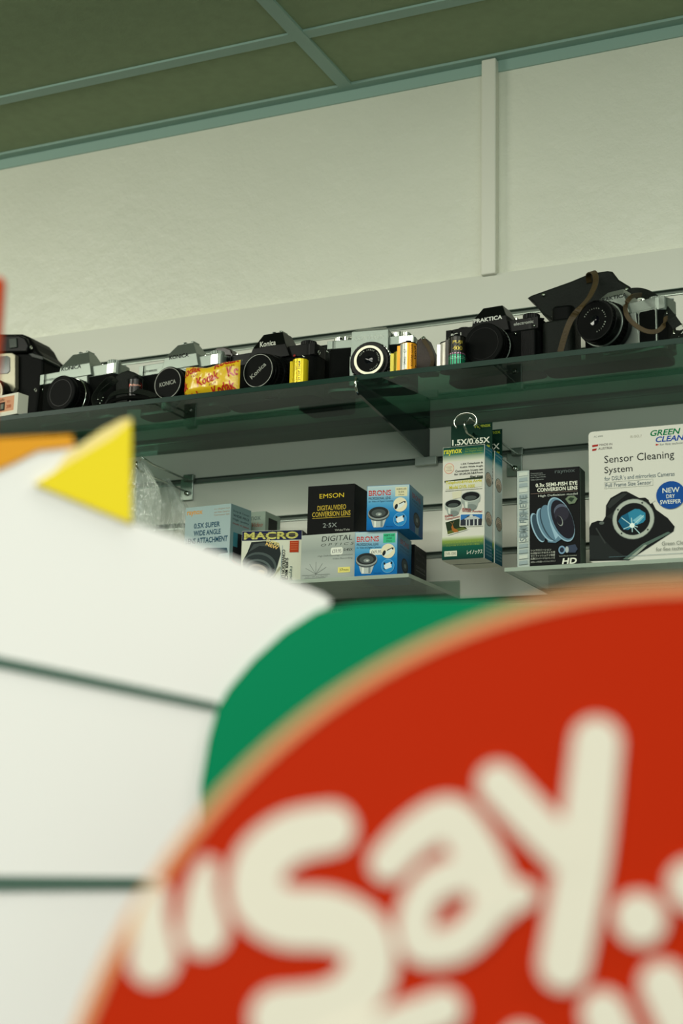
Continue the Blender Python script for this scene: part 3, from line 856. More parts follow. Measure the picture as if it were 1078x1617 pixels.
hanging_pack(2.162, 0.0012, 'rear hanging lens package, mostly hidden behind its twin')
# clear crumpled bags on the left hook
def bag(loc, w_, h_, seed, label, rz):
    o = empty('plastic_bag', loc, R(rz))
    tag(o, label, 'bag', 'clear plastic bags on the left hook')
    random.seed(seed)
    nx, nz = 26, 34
    for side in (0, 1):
        mb = MB(); vs = []; fs = []
        for j in range(nz + 1):
            t = j / nz
            for i in range(nx + 1):
                s_ = i / nx
                pinch = 0.2 + 0.8 * min(1, t * 3.2)
                x = (s_ - .5) * w_ * pinch
                q = Vector((s_ * 4.5 + seed, t * 2.2 + side * 7, seed * 1.7))
                fold = 0.011 * abs(noise.noise(Vector((s_ * 7 + seed, t * 1.2, side * 3)))) + 0.006 * abs(noise.noise(q * 2.7))
                bulge = 0.012 * math.sin(math.pi * s_) * math.sin(math.pi * min(1, t * 1.05)) + fold
                y = (bulge if side else -bulge)
                x += 0.008 * noise.noise(q * 1.3 + Vector((9, 1, 2)))
                vs.append((x, y, -t * h_ + 0.004 * noise.noise(Vector((s_ * 3, seed, side)))))
        for j in range(nz):
            for i in range(nx):
                a = j * (nx + 1) + i
                fs.append((a, a + 1, a + nx + 2, a + nx + 1))
        mb.add(vs, fs, FILM, None, True)
        for q_ in range(7):                    # whitish tubes that paint highlights along the creases
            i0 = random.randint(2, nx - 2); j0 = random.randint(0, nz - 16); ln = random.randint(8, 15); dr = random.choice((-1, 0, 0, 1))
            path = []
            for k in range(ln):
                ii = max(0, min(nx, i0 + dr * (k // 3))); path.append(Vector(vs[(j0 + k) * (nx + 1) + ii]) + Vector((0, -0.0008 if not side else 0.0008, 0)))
            mb.tube(path, [0.0001 + 0.00075 * math.sin(math.pi * k / (ln - 1)) for k in range(ln)], CREASE_GLINT, 6)
        mb.build('bag_wall', o)
    return o
bag((-1.402, 2.272, 2.128), 0.085, 0.155, 3, 'clear crinkled bag hanging nearest the wall on the left hook', 35)
bag((-1.405, 2.192, 2.138), 0.10, 0.165, 8, 'clear crinkled bag hanging at the front of the left hook', -12)

# ------------------------------------------------------------------ things on the glass shelf
def at(px, py, Y):
    """the point of the photograph's ray on the vertical plane at depth Y"""
    d = AX_R * ((px - 539) / 2450.0) + AX_D * ((py - 808.5) / 2450.0) + AX_F
    return CAM + d * (Y / d.y)

def rrect(x0, x1, y0, y1, r, k=6):
    pts = []
    for cx, cy, a0 in ((x1 - r, y1 - r, 0), (x0 + r, y1 - r, 90), (x0 + r, y0 + r, 180), (x1 - r, y0 + r, 270)):
        for i in range(k + 1):
            a = R(a0 + 90 * i / k); pts.append((cx + r * math.cos(a), cy + r * math.sin(a)))
    return pts

MM = 0.001
def dial(parent, name, x, y, z, r, h, m, knurl=0.06):
    b = MB(MM); b.cyl((x, y, 0), r, z, z + h, m, 'z', 48, 0.6, knurl=knurl)
    b.cyl((x, y, 0), r * .7, z + h, z + h + 0.8, m, 'z', 32, 0.3)
    return b.build(name, parent)

def lens_unit(parent, cx, cz, stages, front, capr=None, cap_text=None, cap_col=(120, 124, 116), captilt=20, name_ring=None, glass_r=12, y0=0.0, zroll=0.0):
    """stages: (radius, length, material, knurl) outward from the mount"""
    lens = None
    y = y0
    b = MB(MM)
    for i, (r, l, m, kn) in enumerate(stages):
        b.cyl((cx, 0, cz), r, y - l, y + 0.2, m, 'y', 72 if kn else 56, 0.7, knurl=kn)
        y -= l
    lens = b.build('lens', parent)
    rf = stages[-1][0]
    if front == 'cap':
        c = MB(MM); c.cyl((cx, 0, cz), capr, y - 6, y + 1, BLACKM, 'y', 64, 1.2)
        if cap_text is not None:
            c.ring((cx, 0, cz), capr - 3.0, capr - 2.0, y - 6.35, y - 6.0, mat('cap ring paint', (150, 152, 142), .5))
            if cap_text:
                wdt = capr * 1.15; hh = capr * .26
                ca, sa = math.cos(R(captilt)), math.sin(R(captilt))
                O = Vector((cx, y - 6.0, cz)) + Vector((-ca * wdt / 2 - sa * hh / 2, 0, -sa * wdt / 2 + ca * hh / 2))
                f = Face(c, O, (ca * wdt, 0, sa * wdt), (sa * hh, 0, -ca * hh), PRINTM)
                f.text(cap_text, 0, 0, 1, 1, (150, 152, 142), .03)
        else:
            c.ring((cx, 0, cz), capr - 8, capr - 7.2, y - 6.3, y - 6.0, BLACKP)
        c.build('lens_cap', lens)
    else:
        c = MB(MM)
        c.ring((cx, 0, cz), rf - 1.5, rf, y - 1.4, y + 1, CHROME if front == 'chrome' else BLACKP)
        c.build('filter_ring', lens)
        c = MB(MM)
        c.lathe([(rf - 1.5, y - 0.6), (glass_r + 3, y - 0.2), (glass_r + 1, y + 0.2), (glass_r, y + 0.6), (0, y + 0.2)][::-1], BLACKM, (cx, 0, cz), 'y', 48, None, False)
        c.build('name_ring', lens)
        if name_ring:
            c = MB(MM); n = len(name_ring); rr = glass_r + 3.2
            for i, ch in enumerate(name_ring):
                if ch == ' ': continue
                a = R(150 - i * 240.0 / n)
                ux, uz = math.sin(a), -math.cos(a)
                s_ = 1.9
                O = Vector((cx + rr * math.cos(a) - ux * s_ / 2, y - 0.75, cz + rr * math.sin(a) - uz * s_ / 2)) + Vector((math.cos(a), 0, math.sin(a))) * s_
                f = Face(c, O, (ux * s_, 0, uz * s_), (-math.cos(a) * s_, 0, -math.sin(a) * s_), PRINTM)
                f.text(ch, 0, 0, .8, 1, (168, 172, 160))
            c.build('engraving', lens)
        c = MB(MM)
        c.lathe([(0.0, y - 1.2), (glass_r * .5, y - 0.7), (glass_r * .85, y + .3), (glass_r, y + 1.2)], LENSG, (cx, 0, cz), 'y', 40)
        c.build('front_element', lens)
    return lens

def slr(loc, rz, label, W, H, D, topm, bodym, basem, prism, plate=17, name=None, name_col=(20, 22, 20), name_box=None, name_bold=.04, rx=0.0, ry=0.0, apron=True, facets=True, name_font_shear=0.0, group=None):
    o = empty('film_camera', loc, R(rz), R(rx), R(ry))
    tag(o, label, 'camera', group)
    b = MB(MM)
    b.ext(rrect(-W / 2 + .6, W / 2 - .6, 0.6, D - .6, D * .32), 5, H - plate, bodym, 'xy')
    if apron:
        r = apron if isinstance(apron, (int, float)) and apron is not True else 33
        b.ext([(-r + 3 + apron_x, 4), (r - 1 + apron_x, 4), (r - 8 + apron_x, H - plate + 2), (-r + 10 + apron_x, H - plate + 2)], -5, 2, topm, 'xz', .8)
    b.build('body', o)
    b = MB(MM)
    b.ext(rrect(-W / 2, W / 2, 0, D, D * .32), H - plate, H, topm, 'xy', .9)
    for sx in (-1, 1):                      # chamfered shoulder faces of the top plate
        b.box(sx * W / 2 - (9 if sx > 0 else 0), -0.4, H - plate + .5, sx * W / 2 + (0 if sx > 0 else 9), 1.0, H - .5, topm, .3) if facets else None
    b.build('top_plate', o)
    b = MB(MM); b.ext(rrect(-W / 2, W / 2, 0, D, D * .32), 0, 5, basem, 'xy', .6); b.build('base_plate', o)
    # prism housing
    px, bw, tw, z1, z2 = prism['x'], prism['bw'], prism['tw'], prism['z1'], prism['z2']
    pm = prism.get('m', topm); zb = prism.get('zb', H - plate + 2); fr = prism.get('front', -5)
    db = D * .86; yf, yb = prism.get('ty', (8, D * .62))
    sl = prism.get('slant', 5)
    b = MB(MM)
    vs = [(px - bw / 2, fr, zb), (px + bw / 2, fr, zb), (px + bw / 2, db, zb), (px - bw / 2, db, zb),
          (px - bw / 2 + sl, fr, z1), (px + bw / 2 - sl, fr, z1), (px + bw / 2 - sl, db, z1), (px - bw / 2 + sl, db, z1),
          (px - tw / 2, yf, z2), (px + tw / 2, yf, z2), (px + tw / 2, yb, z2), (px - tw / 2, yb, z2)]
    bm = bmesh.new()
    bv = [bm.verts.new(v) for v in vs]
    for f in ((0, 1, 5, 4), (1, 2, 6, 5), (2, 3, 7, 6), (3, 0, 4, 7), (4, 5, 9, 8), (5, 6, 10, 9), (6, 7, 11, 10), (7, 4, 8, 11), (8, 9, 10, 11), (3, 2, 1, 0)):
        bm.faces.new([bv[i] for i in f])
    bmesh.ops.recalc_face_normals(bm, faces=bm.faces[:])
    bmesh.ops.bevel(bm, geom=bm.edges[:], offset=.9, segments=2, affect='EDGES', profile=.5)
    b.add_bm(bm, pm)
    if name:
        nb = name_box
        f = Face(b, (px + nb[0], fr, nb[3]), (nb[2] - nb[0], 0, 0), (0, 0, nb[1] - nb[3]), PRINTM, lift=.0003)
        f.text(name, 0, 0, 1, 1, name_col, name_bold, name_font_shear)
    b.build('prism_housing', o)
    return o
apron_x = 0.0

def hot_shoe(o, x, z, y0=12, w_=19, m=None):
    b = MB(MM)
    b.box(x - w_ / 2, y0, z, x + w_ / 2, y0 + 18, z + 1, m or SATIN)
    for s_ in (-1, 1):
        b.box(x + s_ * w_ / 2 - 1, y0, z, x + s_ * w_ / 2 + 1, y0 + 18, z + 3.4, m or SATIN)
        b.box(x + s_ * (w_ / 2 - 2) - 2, y0, z + 3, x + s_ * (w_ / 2 - 2) + 2, y0 + 18, z + 3.8, m or SATIN)
    b.build('hot_shoe', o)
def lever(o, x, y, z, m, L=26):
    b = MB(MM)
    b.ext([(x - 5, y - 5), (x + 5, y - 6), (x + L * .6, y - 3), (x + L, y + 5), (x + L - 2, y + 9), (x + L * .5, y + 4), (x, y + 6), (x - 5, y + 4)], z, z + 2.2, m, 'xy', .4)
    b.build('advance_lever', o)
def lug(o, x, y, z):
    b = MB(MM)
    b.tube([(x, y + 3 * math.cos(R(a)), z + 3 * math.sin(R(a))) for a in range(0, 360, 30)], .7, CHROME, 8, True)
    b.cyl((x, y + 3, z), 2.0, 0, 0.01, CHROME) if False else None
    b.build('strap_lug', o)

# silver cameras with the same top plate
def silver_camera(loc, rz, label, W, H, px, tw, z2, nb, font='KONICA'):
    D = 46
    o = slr(loc, rz, label, W, H, D, SATIN, LEATHERETTE, SATIN,
            dict(x=px, bw=74, tw=tw, z1=H + 5, z2=z2), 19, font, (26, 30, 28), nb)
    dial(o, 'rewind_knob', -60, 22, H, 9, 5, SATIN)
    dial(o, 'film_speed_ring', -44, 20, H, 6, 3.5, SATIN)
    dial(o, 'shutter_dial', 62, 20, H, 12, 10, SATIN)
    dial(o, 'shutter_button', 43, 14, H, 3.2, 5, CHROME, 0)
    lever(o, 58, 24, H + 1, SATIN, 22)
    hot_shoe(o, px + 4, z2, 10)
    b = MB(MM); b.ext([(W / 2 - 19, H - 18), (W / 2 - 5, H - 18), (W / 2 - 5, H - 1), (W / 2 - 19, H - 1)], -1.4, .5, CHROME, 'xz', .4); b.build('battery_window', o)
    b = MB(MM)
    f = Face(b, (-W / 2 + 8, -.4, H - 10), (30, 0, 0), (0, 0, -3.6), PRINTM, lift=.0004)
    f.text('AUTOREFLEX', 0, 0, 1, 1, (40, 46, 44))
    b.build('engraving', o)
    lug(o, W / 2 + 1, 12, H - 24); lug(o, -W / 2 - 1, 12, H - 24)
    return o

CY = 2.115
k1 = silver_camera((-1.489, CY, SZ), -5, 'silver topped camera with plain black lens cap beside the black bulky camera', 166, 95, -3, 34, 125, (-29, 93, 14, 100))
lens_unit(k1, 6, 38, [(34, 9, BLACKP, 0), (33, 9, CHROME, 0), (32, 13, RUBBER, .03), (30, 7, BLACKP, 0)], 'cap', 30.5, y0=-4)
k2 = silver_camera((-1.288, CY, SZ), -5, 'silver topped camera with ringed lens cap behind the yellow film packet', 166, 88, 5, 31, 117, (-22, 88.5, 17, 95.5))
lens_unit(k2, 12.5, 33, [(33, 8, BLACKP, 0), (32, 8, SATIN, 0), (29.5, 13, RUBBER, .03), (28, 7, BLACKP, 0)], 'cap', 28, 'KONICA', captilt=5, y0=-4)
b = MB(MM)
b.ext([(34, 80), (34, 96), (39, 106), (50, 112), (66, 111), (78, 105), (82, 97), (82, 80)], 34, 54, mat('smoky brown plastic', (34, 22, 21), .25), 'xz', 2)
b.build('eyepiece_cup', k2)

kb = slr((-1.1193, CY, SZ), -5, 'black camera with ringed lens cap to the right of the yellow film packet', 168, 86, 46, BLACKP, LEATHERETTE, BLACKP,
         dict(x=1, bw=80, tw=36, z1=90, z2=115, slant=9, ty=(6, 34)), 20, 'Konica', (206, 208, 196), (-17, 90, 13, 99), .03)
lens_unit(kb, 12, 34, [(36, 8, BLACKP, 0), (35, 10, RUBBER, .03), (34, 4, BLACKP, 0), (32, 12, RUBBER, .03), (29.5, 7, BLACKP, 0)], 'cap', 29, 'Konica', captilt=38, y0=-4)
hot_shoe(kb, 6, 115, 10, 17, SATIN)
dial(kb, 'shutter_dial', 61, 20, 86, 13, 9, BLACKP)
dial(kb, 'rewind_knob', -56, 22, 86, 6, 4, BLACKP); dial(kb, 'shutter_button', -72, 14, 86, 3.5, 6, CHROME, 0)
b = MB(MM); b.lathe([(0, -1.5), (2.0, -1.3), (2.0, 0)], mat('red dot paint', (150, 30, 22), .4), (48, -1, 68), 'y', 16); b.build('red_dot', kb)
b = MB(MM); b.ext([(62, 62), (67, 64), (62, 67)], -1, 0, CHROME, 'xz'); b.build('arrow_mark', kb)
lug(kb, 85, 12, 72)
b = MB(MM)
f = Face(b, (-76, -.4, 76), (26, 0, 0), (0, 0, -4), PRINTM, lift=.0004); f.text('AUTOREFLEX', 0, 0, 1, 1, (110, 114, 106)); b.build('engraving', kb)

# chrome and black leaf shutter reflex
W, H, D = 141, 84, 44
cf = slr((-0.9425, CY, SZ), 8, 'chrome and black camera with open ringed lens and a flat angular prism', W, H, D, SATIN, LEATHERETTE, SATIN,
         dict(x=1, bw=61, tw=40, z1=94, z2=105, slant=.6, ty=(14, 34), front=-7, zb=52), 14, 'CONTAFLEX', (206, 212, 200), (-24, 79.5, 23, 85), .02, apron=False)
b = MB(MM); b.box(-31, -8, 5, 32, 0, 54, SATIN, 1.5); b.build('front_plate', cf)
lens_unit(cf, 7, 37.5, [(34, 6, SATIN, 0), (33.5, 5, CHROME, .03), (32, 5, BLACKP, 0), (31, 3, BLACKP, .03), (25, 4, SATIN, 0)], 'satin', None, y0=-8, name_ring='Carl Zeiss Tessar 2.8/50', glass_r=12)
b = MB(MM); b.ring((7, 0, 37.5), 19.5, 25, -32, -29, mat('pale satin ring', (190, 188, 168), .35, .5)); b.build('bezel_ring', cf)
dial(cf, 'rewind_knob', -50, 20, H, 15, 8, CHROME, .05)
b = MB(MM); b.lathe([(0, -1), (2, -1), (2, 1)], BLACKM, (-50, 5, H + 4), 'y', 12); b.build('knob_screw', cf)
dial(cf, 'shutter_dial', 46, 19, H, 15, 9, CHROME, .09)
b = MB(MM); b.box(W / 2 - 24, -.8, H - 13, W / 2 - 2, 1, H - 1, CHROME, .4); b.build('meter_window', cf)
lug(cf, -W / 2 - 2, 8, H - 15); lug(cf, W / 2 + 2, 8, H - 12)

# black camera with the wide plain cap
W, H, D = 152, 83, 48
pk = slr((-0.7429, CY, SZ), -5, 'black camera with wide plain lens cap beside the leather case', W, H, D, BLACKP, LEATHERETTE, BLACKP,
         dict(x=0, bw=64, tw=32, z1=90, z2=111, slant=5, ty=(5, 34), front=-7), 19, 'PRAKTICA', (214, 216, 206), (-26, 84.5, 21, 91), .045)
lens_unit(pk, 5, 38, [(33, 9, BLACKP, 0), (33.5, 1.5, SATIN, 0), (33, 12, RUBBER, .03), (32, 6, BLACKP, 0)], 'cap', 32, y0=-6)
b = MB(MM)
f = Face(b, (37, -.4, 78), (32, 0, 0), (0, 0, -5), PRINTM, lift=.0004); f.text('electronic', 0, 0, 1, 1, (176, 180, 170), .02)
b.build('name_lettering', pk); b = MB(MM)
f = Face(b, (-67, -.4, 76), (17, 0, 0), (0, 0, -4.6), PRINTM, lift=.0004); f.text('BC 1', 0, 0, 1, 1, (206, 208, 198), .03)
b.build('model_lettering', pk)
dial(pk, 'shutter_dial', 56, 22, H, 13, 11, BLACKP); dial(pk, 'rewind_knob', -54, 22, H, 11, 6, BLACKP)
dial(pk, 'shutter_button', 36, 12, H, 3, 6, CHROME, 0); lever(pk, 54, 24, H + 4, BLACKP, 20)
b = MB(MM); b.box(52, -9, 6, 75, 1, H - 20, BLACKM, 4)
for i in range(12): b.box(53 + i * 1.7, -9.6, 8, 53.8 + i * 1.7, -8.8, H - 24, BLACKP)
b.build('hand_grip', pk)
for i, (x, z) in enumerate(((40, 60), (70, 68))):
    b = MB(MM); b.lathe([(0, -2.5), (2, -2), (2, 0)], CHROME, (x, 0, z), 'y', 14); b.build('button', pk)

# silver camera sitting in its opened leather case
W, H, D = 138, 78, 46
p2 = slr((-0.5425, CY, SZ + 0.0085), -15, 'silver camera with open black lens resting in the half open leather case', W, H, D, SATIN, LEATHERETTE, SATIN,
         dict(x=-13, bw=60, tw=26, z1=90, z2=104, slant=9, ty=(6, 32), front=-8), 20, 'PRAKTICA', (40, 44, 42), (-20, 85.5, 26, 91.5), .03)
lens_unit(p2, -17, 43.5, [(37, 9, BLACKP, 0), (36, 11, RUBBER, .03), (34, 2, SATIN, 0), (32, 14, BLACKP, 0), (30, 6, BLACKP, .02)], 'black', None, y0=-6, name_ring='PENTACON auto 1.8/50', glass_r=14)
b = MB(MM); b.ring((-17, 0, 43.5), 28.6, 29.4, -48.4, -48, CHROME); b.build('rim_highlight_ring', p2)
dial(p2, 'shutter_dial', 46, 20, H, 11, 6, SATIN); lever(p2, 44, 22, H + 1, SATIN); dial(p2, 'shutter_button', 30, 10, H, 4, 4, CHROME, 0)
b = MB(MM); b.ext(rrect(28, 58, 6, H - 17, 4), -4.0, .5, SATIN, 'xz', .8); b.ext(rrect(31, 56, 8, H - 20, 3), -4.8, -3.9, LEATHERETTE, 'xz'); b.build('front_grip', p2)
lug(p2, W / 2 + 1.5, 6, H - 27)

# ever-ready case: open lid thrown back over the camera's shoulder, half case below
cs = empty('camera_case', (-0.60, 2.11, SZ))
tag(cs, 'dark leather camera case with its riveted lid thrown open', 'case')
lid = [(832, 470), (838, 466), (900, 444), (931, 431), (958, 427), (966, 428), (976, 441), (994, 452), (999, 459), (993, 465), (955, 472), (930, 485), (912, 497), (880, 506), (872, 506), (856, 496), (842, 478)]
o_ = Vector((-0.60, 2.11, SZ))
P2 = [at(x, y, 2.168) - o_ for x, y in lid]
b = MB()
b.ext([(p.x, p.z) for p in P2], 0.058, 0.094, LEATHER, 'xz', 0.003)
b.build('case_lid', cs)
for x, y in ((858, 466), (874, 500), (989, 457)):
    p = at(x, y, 2.168) - o_
    b = MB(); b.lathe([(0, 0.0555), (0.0028, 0.0562), (0.0034, 0.0585)], CHROME, (p.x, 0, p.z), 'y', 16)
    b.build('rivet', cs)
b = MB()
b.ext(rrect(-0.064, -0.014, 0.0, 0.05, 0.012), 0.0, 0.074, LEATHER, 'xy', 0.003)
b.ext(rrect(-0.064, 0.125, 0.0, 0.055, 0.014), 0.0, 0.008, LEATHER, 'xy', 0.001)
b.build('half_case', cs)
b = MB()
b.ext(rrect(-0.052, -0.018, 0.01, 0.062, 0.01), 0.074, 0.1, BLACKM, 'xy', 0.004)
b.build('lid_hinge', cs)
def strap(parent, name, pts, w_, t_, m, side=(0, 1, 0), Y0=2.05, origin=None):
    og = origin if origin is not None else Vector(parent.location)
    b = MB()
    b.ribbon([at(p[0], p[1], p[2] if len(p) > 2 else Y0) - og for p in pts], w_, t_, m, side)
    return b.build(name, parent)
strap(cs, 'neck_strap', [(930, 446, 2.166), (929, 434, 2.155), (934, 429, 2.14), (939, 433, 2.12), (940, 447, 2.10), (931, 468, 2.07), (917, 485, 2.043), (903, 502, 2.043), (893, 525, 2.045), (884, 556, 2.05)], 0.0085, 0.0016, BROWN, (1, 0.15, 0.25))
strap(cs, 'loop_strap', [(1012, 466, 2.1), (998, 468, 2.055), (988, 480, 2.045), (989, 497, 2.045), (1001, 512, 2.045), (1020, 523, 2.045), (1037, 523, 2.05), (1048, 513, 2.055), (1051, 500, 2.06)], 0.0065, 0.0018, BROWN, (0.3, 0.2, 1))
strap(cs, 'long_strap', [(996, 462, 2.13), (1012, 462, 2.13), (1030, 470, 2.12), (1046, 486, 2.11), (1060, 503, 2.10), (1069, 516, 2.10)], 0.014, 0.002, LEATHER, (0.6, 0.1, 0.75))
b = MB(); q = at(1071, 520, 2.10) - o_
b.tube([q + Vector((0.008 * math.cos(R(a)), 0.002 * math.sin(R(a)), 0.009 * math.sin(R(a)))) for a in range(0, 360, 24)], 0.0013, CHROME, 8, True)
b.build('strap_ring', cs)
strap(cs, 'strap_end', [(1069, 522, 2.10), (1063, 536, 2.095), (1060, 552, 2.09)], 0.011, 0.002, LEATHER, (1, 0, .3))
strap(cs, 'strap_end', [(1074, 522, 2.10), (1082, 536, 2.095), (1088, 550, 2.09)], 0.011, 0.002, LEATHER, (1, 0, -.3))

# bulky black camera at the left end, silver framed front panel
bk = empty('bridge_camera', (-1.66, 2.175, SZ))
tag(bk, 'bulky black camera with silver framed front panel at the left end', 'camera')
og = Vector((-1.66, 2.175, SZ))
def rel(pts, Y):
    return [((at(x, y, Y) - og).x, max(0.0, (at(x, y, Y) - og).z)) for x, y in pts]
b = MB()
b.ext(rel([(-40, 530), (0, 527), (34, 527), (44, 531), (52, 540), (58, 552), (68, 562), (68, 592), (62, 620), (58, 650), (56, 680), (-40, 700)], 2.175), 0, 0.07, BLACKM, 'xz', 0.004)
b.build('body', bk)
b = MB(); b.ext(rel([(-40, 531), (0, 529), (30, 529), (40, 533), (46, 545), (42, 556), (0, 557), (-40, 560)], 2.165), -0.01, 0.002, BLACKP, 'xz', 0.003); b.build('flash_head', bk)
b = MB(); b.ext(rel([(14, 535), (26, 534), (27, 548), (15, 550)], 2.163), -0.0125, -0.0095, mat('smoked window', (52, 60, 56), .12), 'xz', 0.0006)
b.build('sensor_window', bk)
b = MB(); b.ext(rel([(-40, 560), (18, 557), (24, 560), (24, 612), (20, 618), (8, 618), (-40, 626)], 2.165), -0.01, 0.001, mat('champagne plate', (138, 134, 114), .35, .4), 'xz', 0.0012); b.build('front_plate', bk)
b = MB(); b.ext(rel([(-40, 566), (12, 562), (16, 565), (16, 586), (12, 590), (-40, 594)], 2.165), -0.0112, -0.0095, mat('smoked window', (52, 60, 56), .12), 'xz', 0.0006); b.build('finder_window', bk)
q = at(-14, 622, 2.145) - og
b = MB(); b.cyl((q.x, 0, q.z), 0.029, -0.032, 0, BLACKP, 'y', 56, 0.0015); b.build('lens', bk)
b = MB(); b.ring((q.x, 0, q.z), 0.022, 0.027, -0.0335, -0.0315, mat('champagne plate', (138, 134, 114), .35, .4)); b.build('lens_ring', bk)
b = MB(); b.ext(rel([(44, 558), (50, 557), (66, 562), (69, 566), (66, 568), (50, 564)], 2.17), -0.004, 0.05, mat('dark grey rubber', (36, 42, 38), .5), 'xz', 0.0012); b.build('shoulder_grip', bk)
for x, y in ((49, 549), (56, 616)):
    q = at(x, y, 2.167) - og
    b = MB(); b.tube([(q.x, q.y + .003 * math.cos(R(a)), q.z + .003 * math.sin(R(a))) for a in range(0, 360, 30)], .0007, CHROME, 8, True); b.build('strap_lug', bk)

# small carton in front of it
mb = MB(MM)
mb.box(0, 0, 0, 62, 24, 37, PRINT, .4, rgb((214, 212, 196)))
F = Face(mb, (0, 0, 37), (62, 0, 0), (0, 0, -37))
F.rect(0, .0, .86, .86, (206, 150, 116)); F.rect(0, 0, 1, .1, (220, 216, 200)); F.rect(0, .8, .86, .86, (226, 214, 190))
F.text('Pacific', .2, .15, .5, .28, (60, 40, 34), .02, .2)
F.rect(.02, .4, .1, .45, (170, 80, 50)); F.rect(.02, .52, .1, .57, (170, 80, 50)); F.rect(.02, .64, .1, .68, (170, 80, 50))
F.rect(.3, .34, .52, .74, (34, 34, 30)); F.rect(.35, .42, .47, .66, (110, 116, 104)); F.text('ISO', .6, .3, .72, .4, (170, 80, 50)); F.text('200', .58, .5, .76, .66, (170, 80, 50), .03)
o = mb.build('film_box', None, (-1.612, 2.046, SZ + 0.0002), R(-9)); tag(o, 'small orange and white film box in front of the bulky black camera', 'box')

# film canisters
def canister(loc, rz, label, body, prints, h=43, r=12.6, lip=True):
    o = empty('film_canister', loc, R(rz)); tag(o, label, 'film canister')
    b = MB(MM); b.cyl((0, 0, 0), r - .15, 1.2, h - 1.2, PRINTC, 'z', 48, 0, rgb(body))
    if lip: b.box(-r - 5, -2.5, 1.4, -r * .6, 2.2, h - 1.4, PRINTC, .6, rgb(body))
    def wrap(u, v, l):
        a = R(-62 - 95 + 190 * u)
        rr = r - .15 + .05 + l
        return Vector((rr * math.cos(a), rr * math.sin(a), (h - 2) - v * (h - 4)))
    f = Face(b, (0, 0, 0), (2 * math.pi * r * 190 / 360, 0, 0), (0, 0, -(h - 4)), PRINTC, .00006, wrap)
    prints(f)
    b.build('label_sleeve', o)
    for z0 in (0, h - 1.6):
        b = MB(MM); b.cyl((0, 0, 0), r + .5, z0, z0 + 1.6, BLACKP, 'z', 48, .4); b.build('end_cap', o)
    b = MB(MM); b.cyl((0, 0, 0), 4.6, h, h + 4.5, BLACKM, 'z', 24, .4); b.lathe([(2.5, h + 4.5), (2.5, h + 4.7), (4.4, h + 4.7)], CHROME, (0, 0, 0), 'z', 24); b.build('spool', o)
    return o
def vtext(f, s, cx, cy, L, t, c, bold=.02, rot=-90):
    """text running along the can: L = length as share of height, t = thickness as share of width"""
    au, av = f.U.length, f.V.length
    hw = L * av / au / 2; hh = t * au / av / 2
    f.text(s, cx - hw, cy - hh, cx + hw, cy + hh, c, bold, 0, rot)
canister((-1.3365, 2.062, SZ), 0, 'black film canister with a red oval label by the leather straps', (20, 20, 20),
         lambda f: (f.rect(.1, .33, .9, .66, (22, 20, 20)), f.ell(.52, .27, .3, .17, (150, 36, 28)), f.text('Fujicolor', .27, .21, .77, .33, (210, 150, 130), .02)), lip=False)
canister((-1.0365, 2.062, SZ), 0, 'yellow film canister beside the black camera with ringed cap', (222, 196, 22),
         lambda f: (f.rect(.2, 0, .42, 1, (214, 186, 18)), vtext(f, 'PANATOMIC', .3, .5, .86, .1, (30, 26, 12), .05), vtext(f, '24 EXP 35MM', .44, .5, .8, .09, (30, 26, 12), .04)))
canister((-0.8755, 2.084, SZ), 10, 'olive yellow film canister tucked behind the orange one', (158, 146, 30),
         lambda f: [f.rect(.25, .06 + .05 * k, .4, .075 + .05 * k, (90, 84, 24)) for k in range(18)])
canister((-0.8535, 2.0565, SZ), 0, 'orange and white film canister in front of the chrome camera', (226, 150, 24),
         lambda f: (f.rect(.0, 0, .42, 1, (190, 192, 182)), vtext(f, 'CP', .34, .3, .14, .1, (40, 40, 40)), vtext(f, '24exp', .34, .68, .3, .12, (40, 40, 40)),
                    vtext(f, 'KODAK GOLD', .6, .46, .84, .08, (60, 36, 10), .03), vtext(f, 'Gold', .74, .34, .5, .12, (44, 28, 12), .04), vtext(f, 'D', .8, .88, .14, .12, (40, 26, 12), .04)), h=45)
canister((-0.7975, 2.078, SZ), 14, 'pale film canister left of the green one', (206, 202, 190),
         lambda f: (f.ell(.42, .2, .1, .1, (60, 60, 56)), f.ell(.42, .2, .07, .07, (206, 202, 190)), vtext(f, '36', .42, .2, .1, .08, (50, 50, 48)), vtext(f, 'DX 135', .32, .55, .3, .05, (70, 70, 66))), h=46)
canister((-0.7765, 2.058, SZ), 0, 'black and green film canister touching the plain black lens cap', (28, 26, 20),
         lambda f: (f.rect(0, .58, 1, .62, (176, 130, 160)), f.rect(0, .64, 1, 1, (20, 134, 96)), f.rect(0, .72, 1, .735, (140, 200, 170)), f.rect(0, .78, 1, .79, (140, 200, 170)),
                    f.text('FUJI', .3, .14, .66, .28, (176, 156, 60), .03), f.text('400', .3, .34, .66, .5, (176, 156, 60), .03)), h=46)

# yellow foil packet
mb = MB(MM)
Wk, Hk = 103, 51
def foil(u, v, l):
    e = max(0.0, min(1.0, min(u, 1 - u) * 5)) ** .5 * max(0.0, min(1.0, min(v, 1 - v) * 4.5)) ** .5
    x = u * Wk; z = (1 - v) * Hk
    z += 1.6 * math.sin(u * 9 + 1) * (1 - v) ** 3 + (3.0 * max(0, u - .85) * 6 - 2.2 * math.exp(-((u - .45) / .18) ** 2)) * (1 - v) ** 4
    wr = 1.3 * noise.noise(Vector((u * 7, v * 4, .3))) + .6 * noise.noise(Vector((u * 19, v * 9, 2.3)))
    return Vector((x, -12 * e - wr * e - l, z))
vs = []; fs = []; nx, nz = 44, 24
for j in range(nz + 1):
    for i in range(nx + 1): vs.append(foil(i / nx, j / nz, 0))
for j in range(nz + 1):
    for i in range(nx + 1):
        p = foil(i / nx, j / nz, 0); vs.append((p.x, -p.y * .8 + .3, p.z))
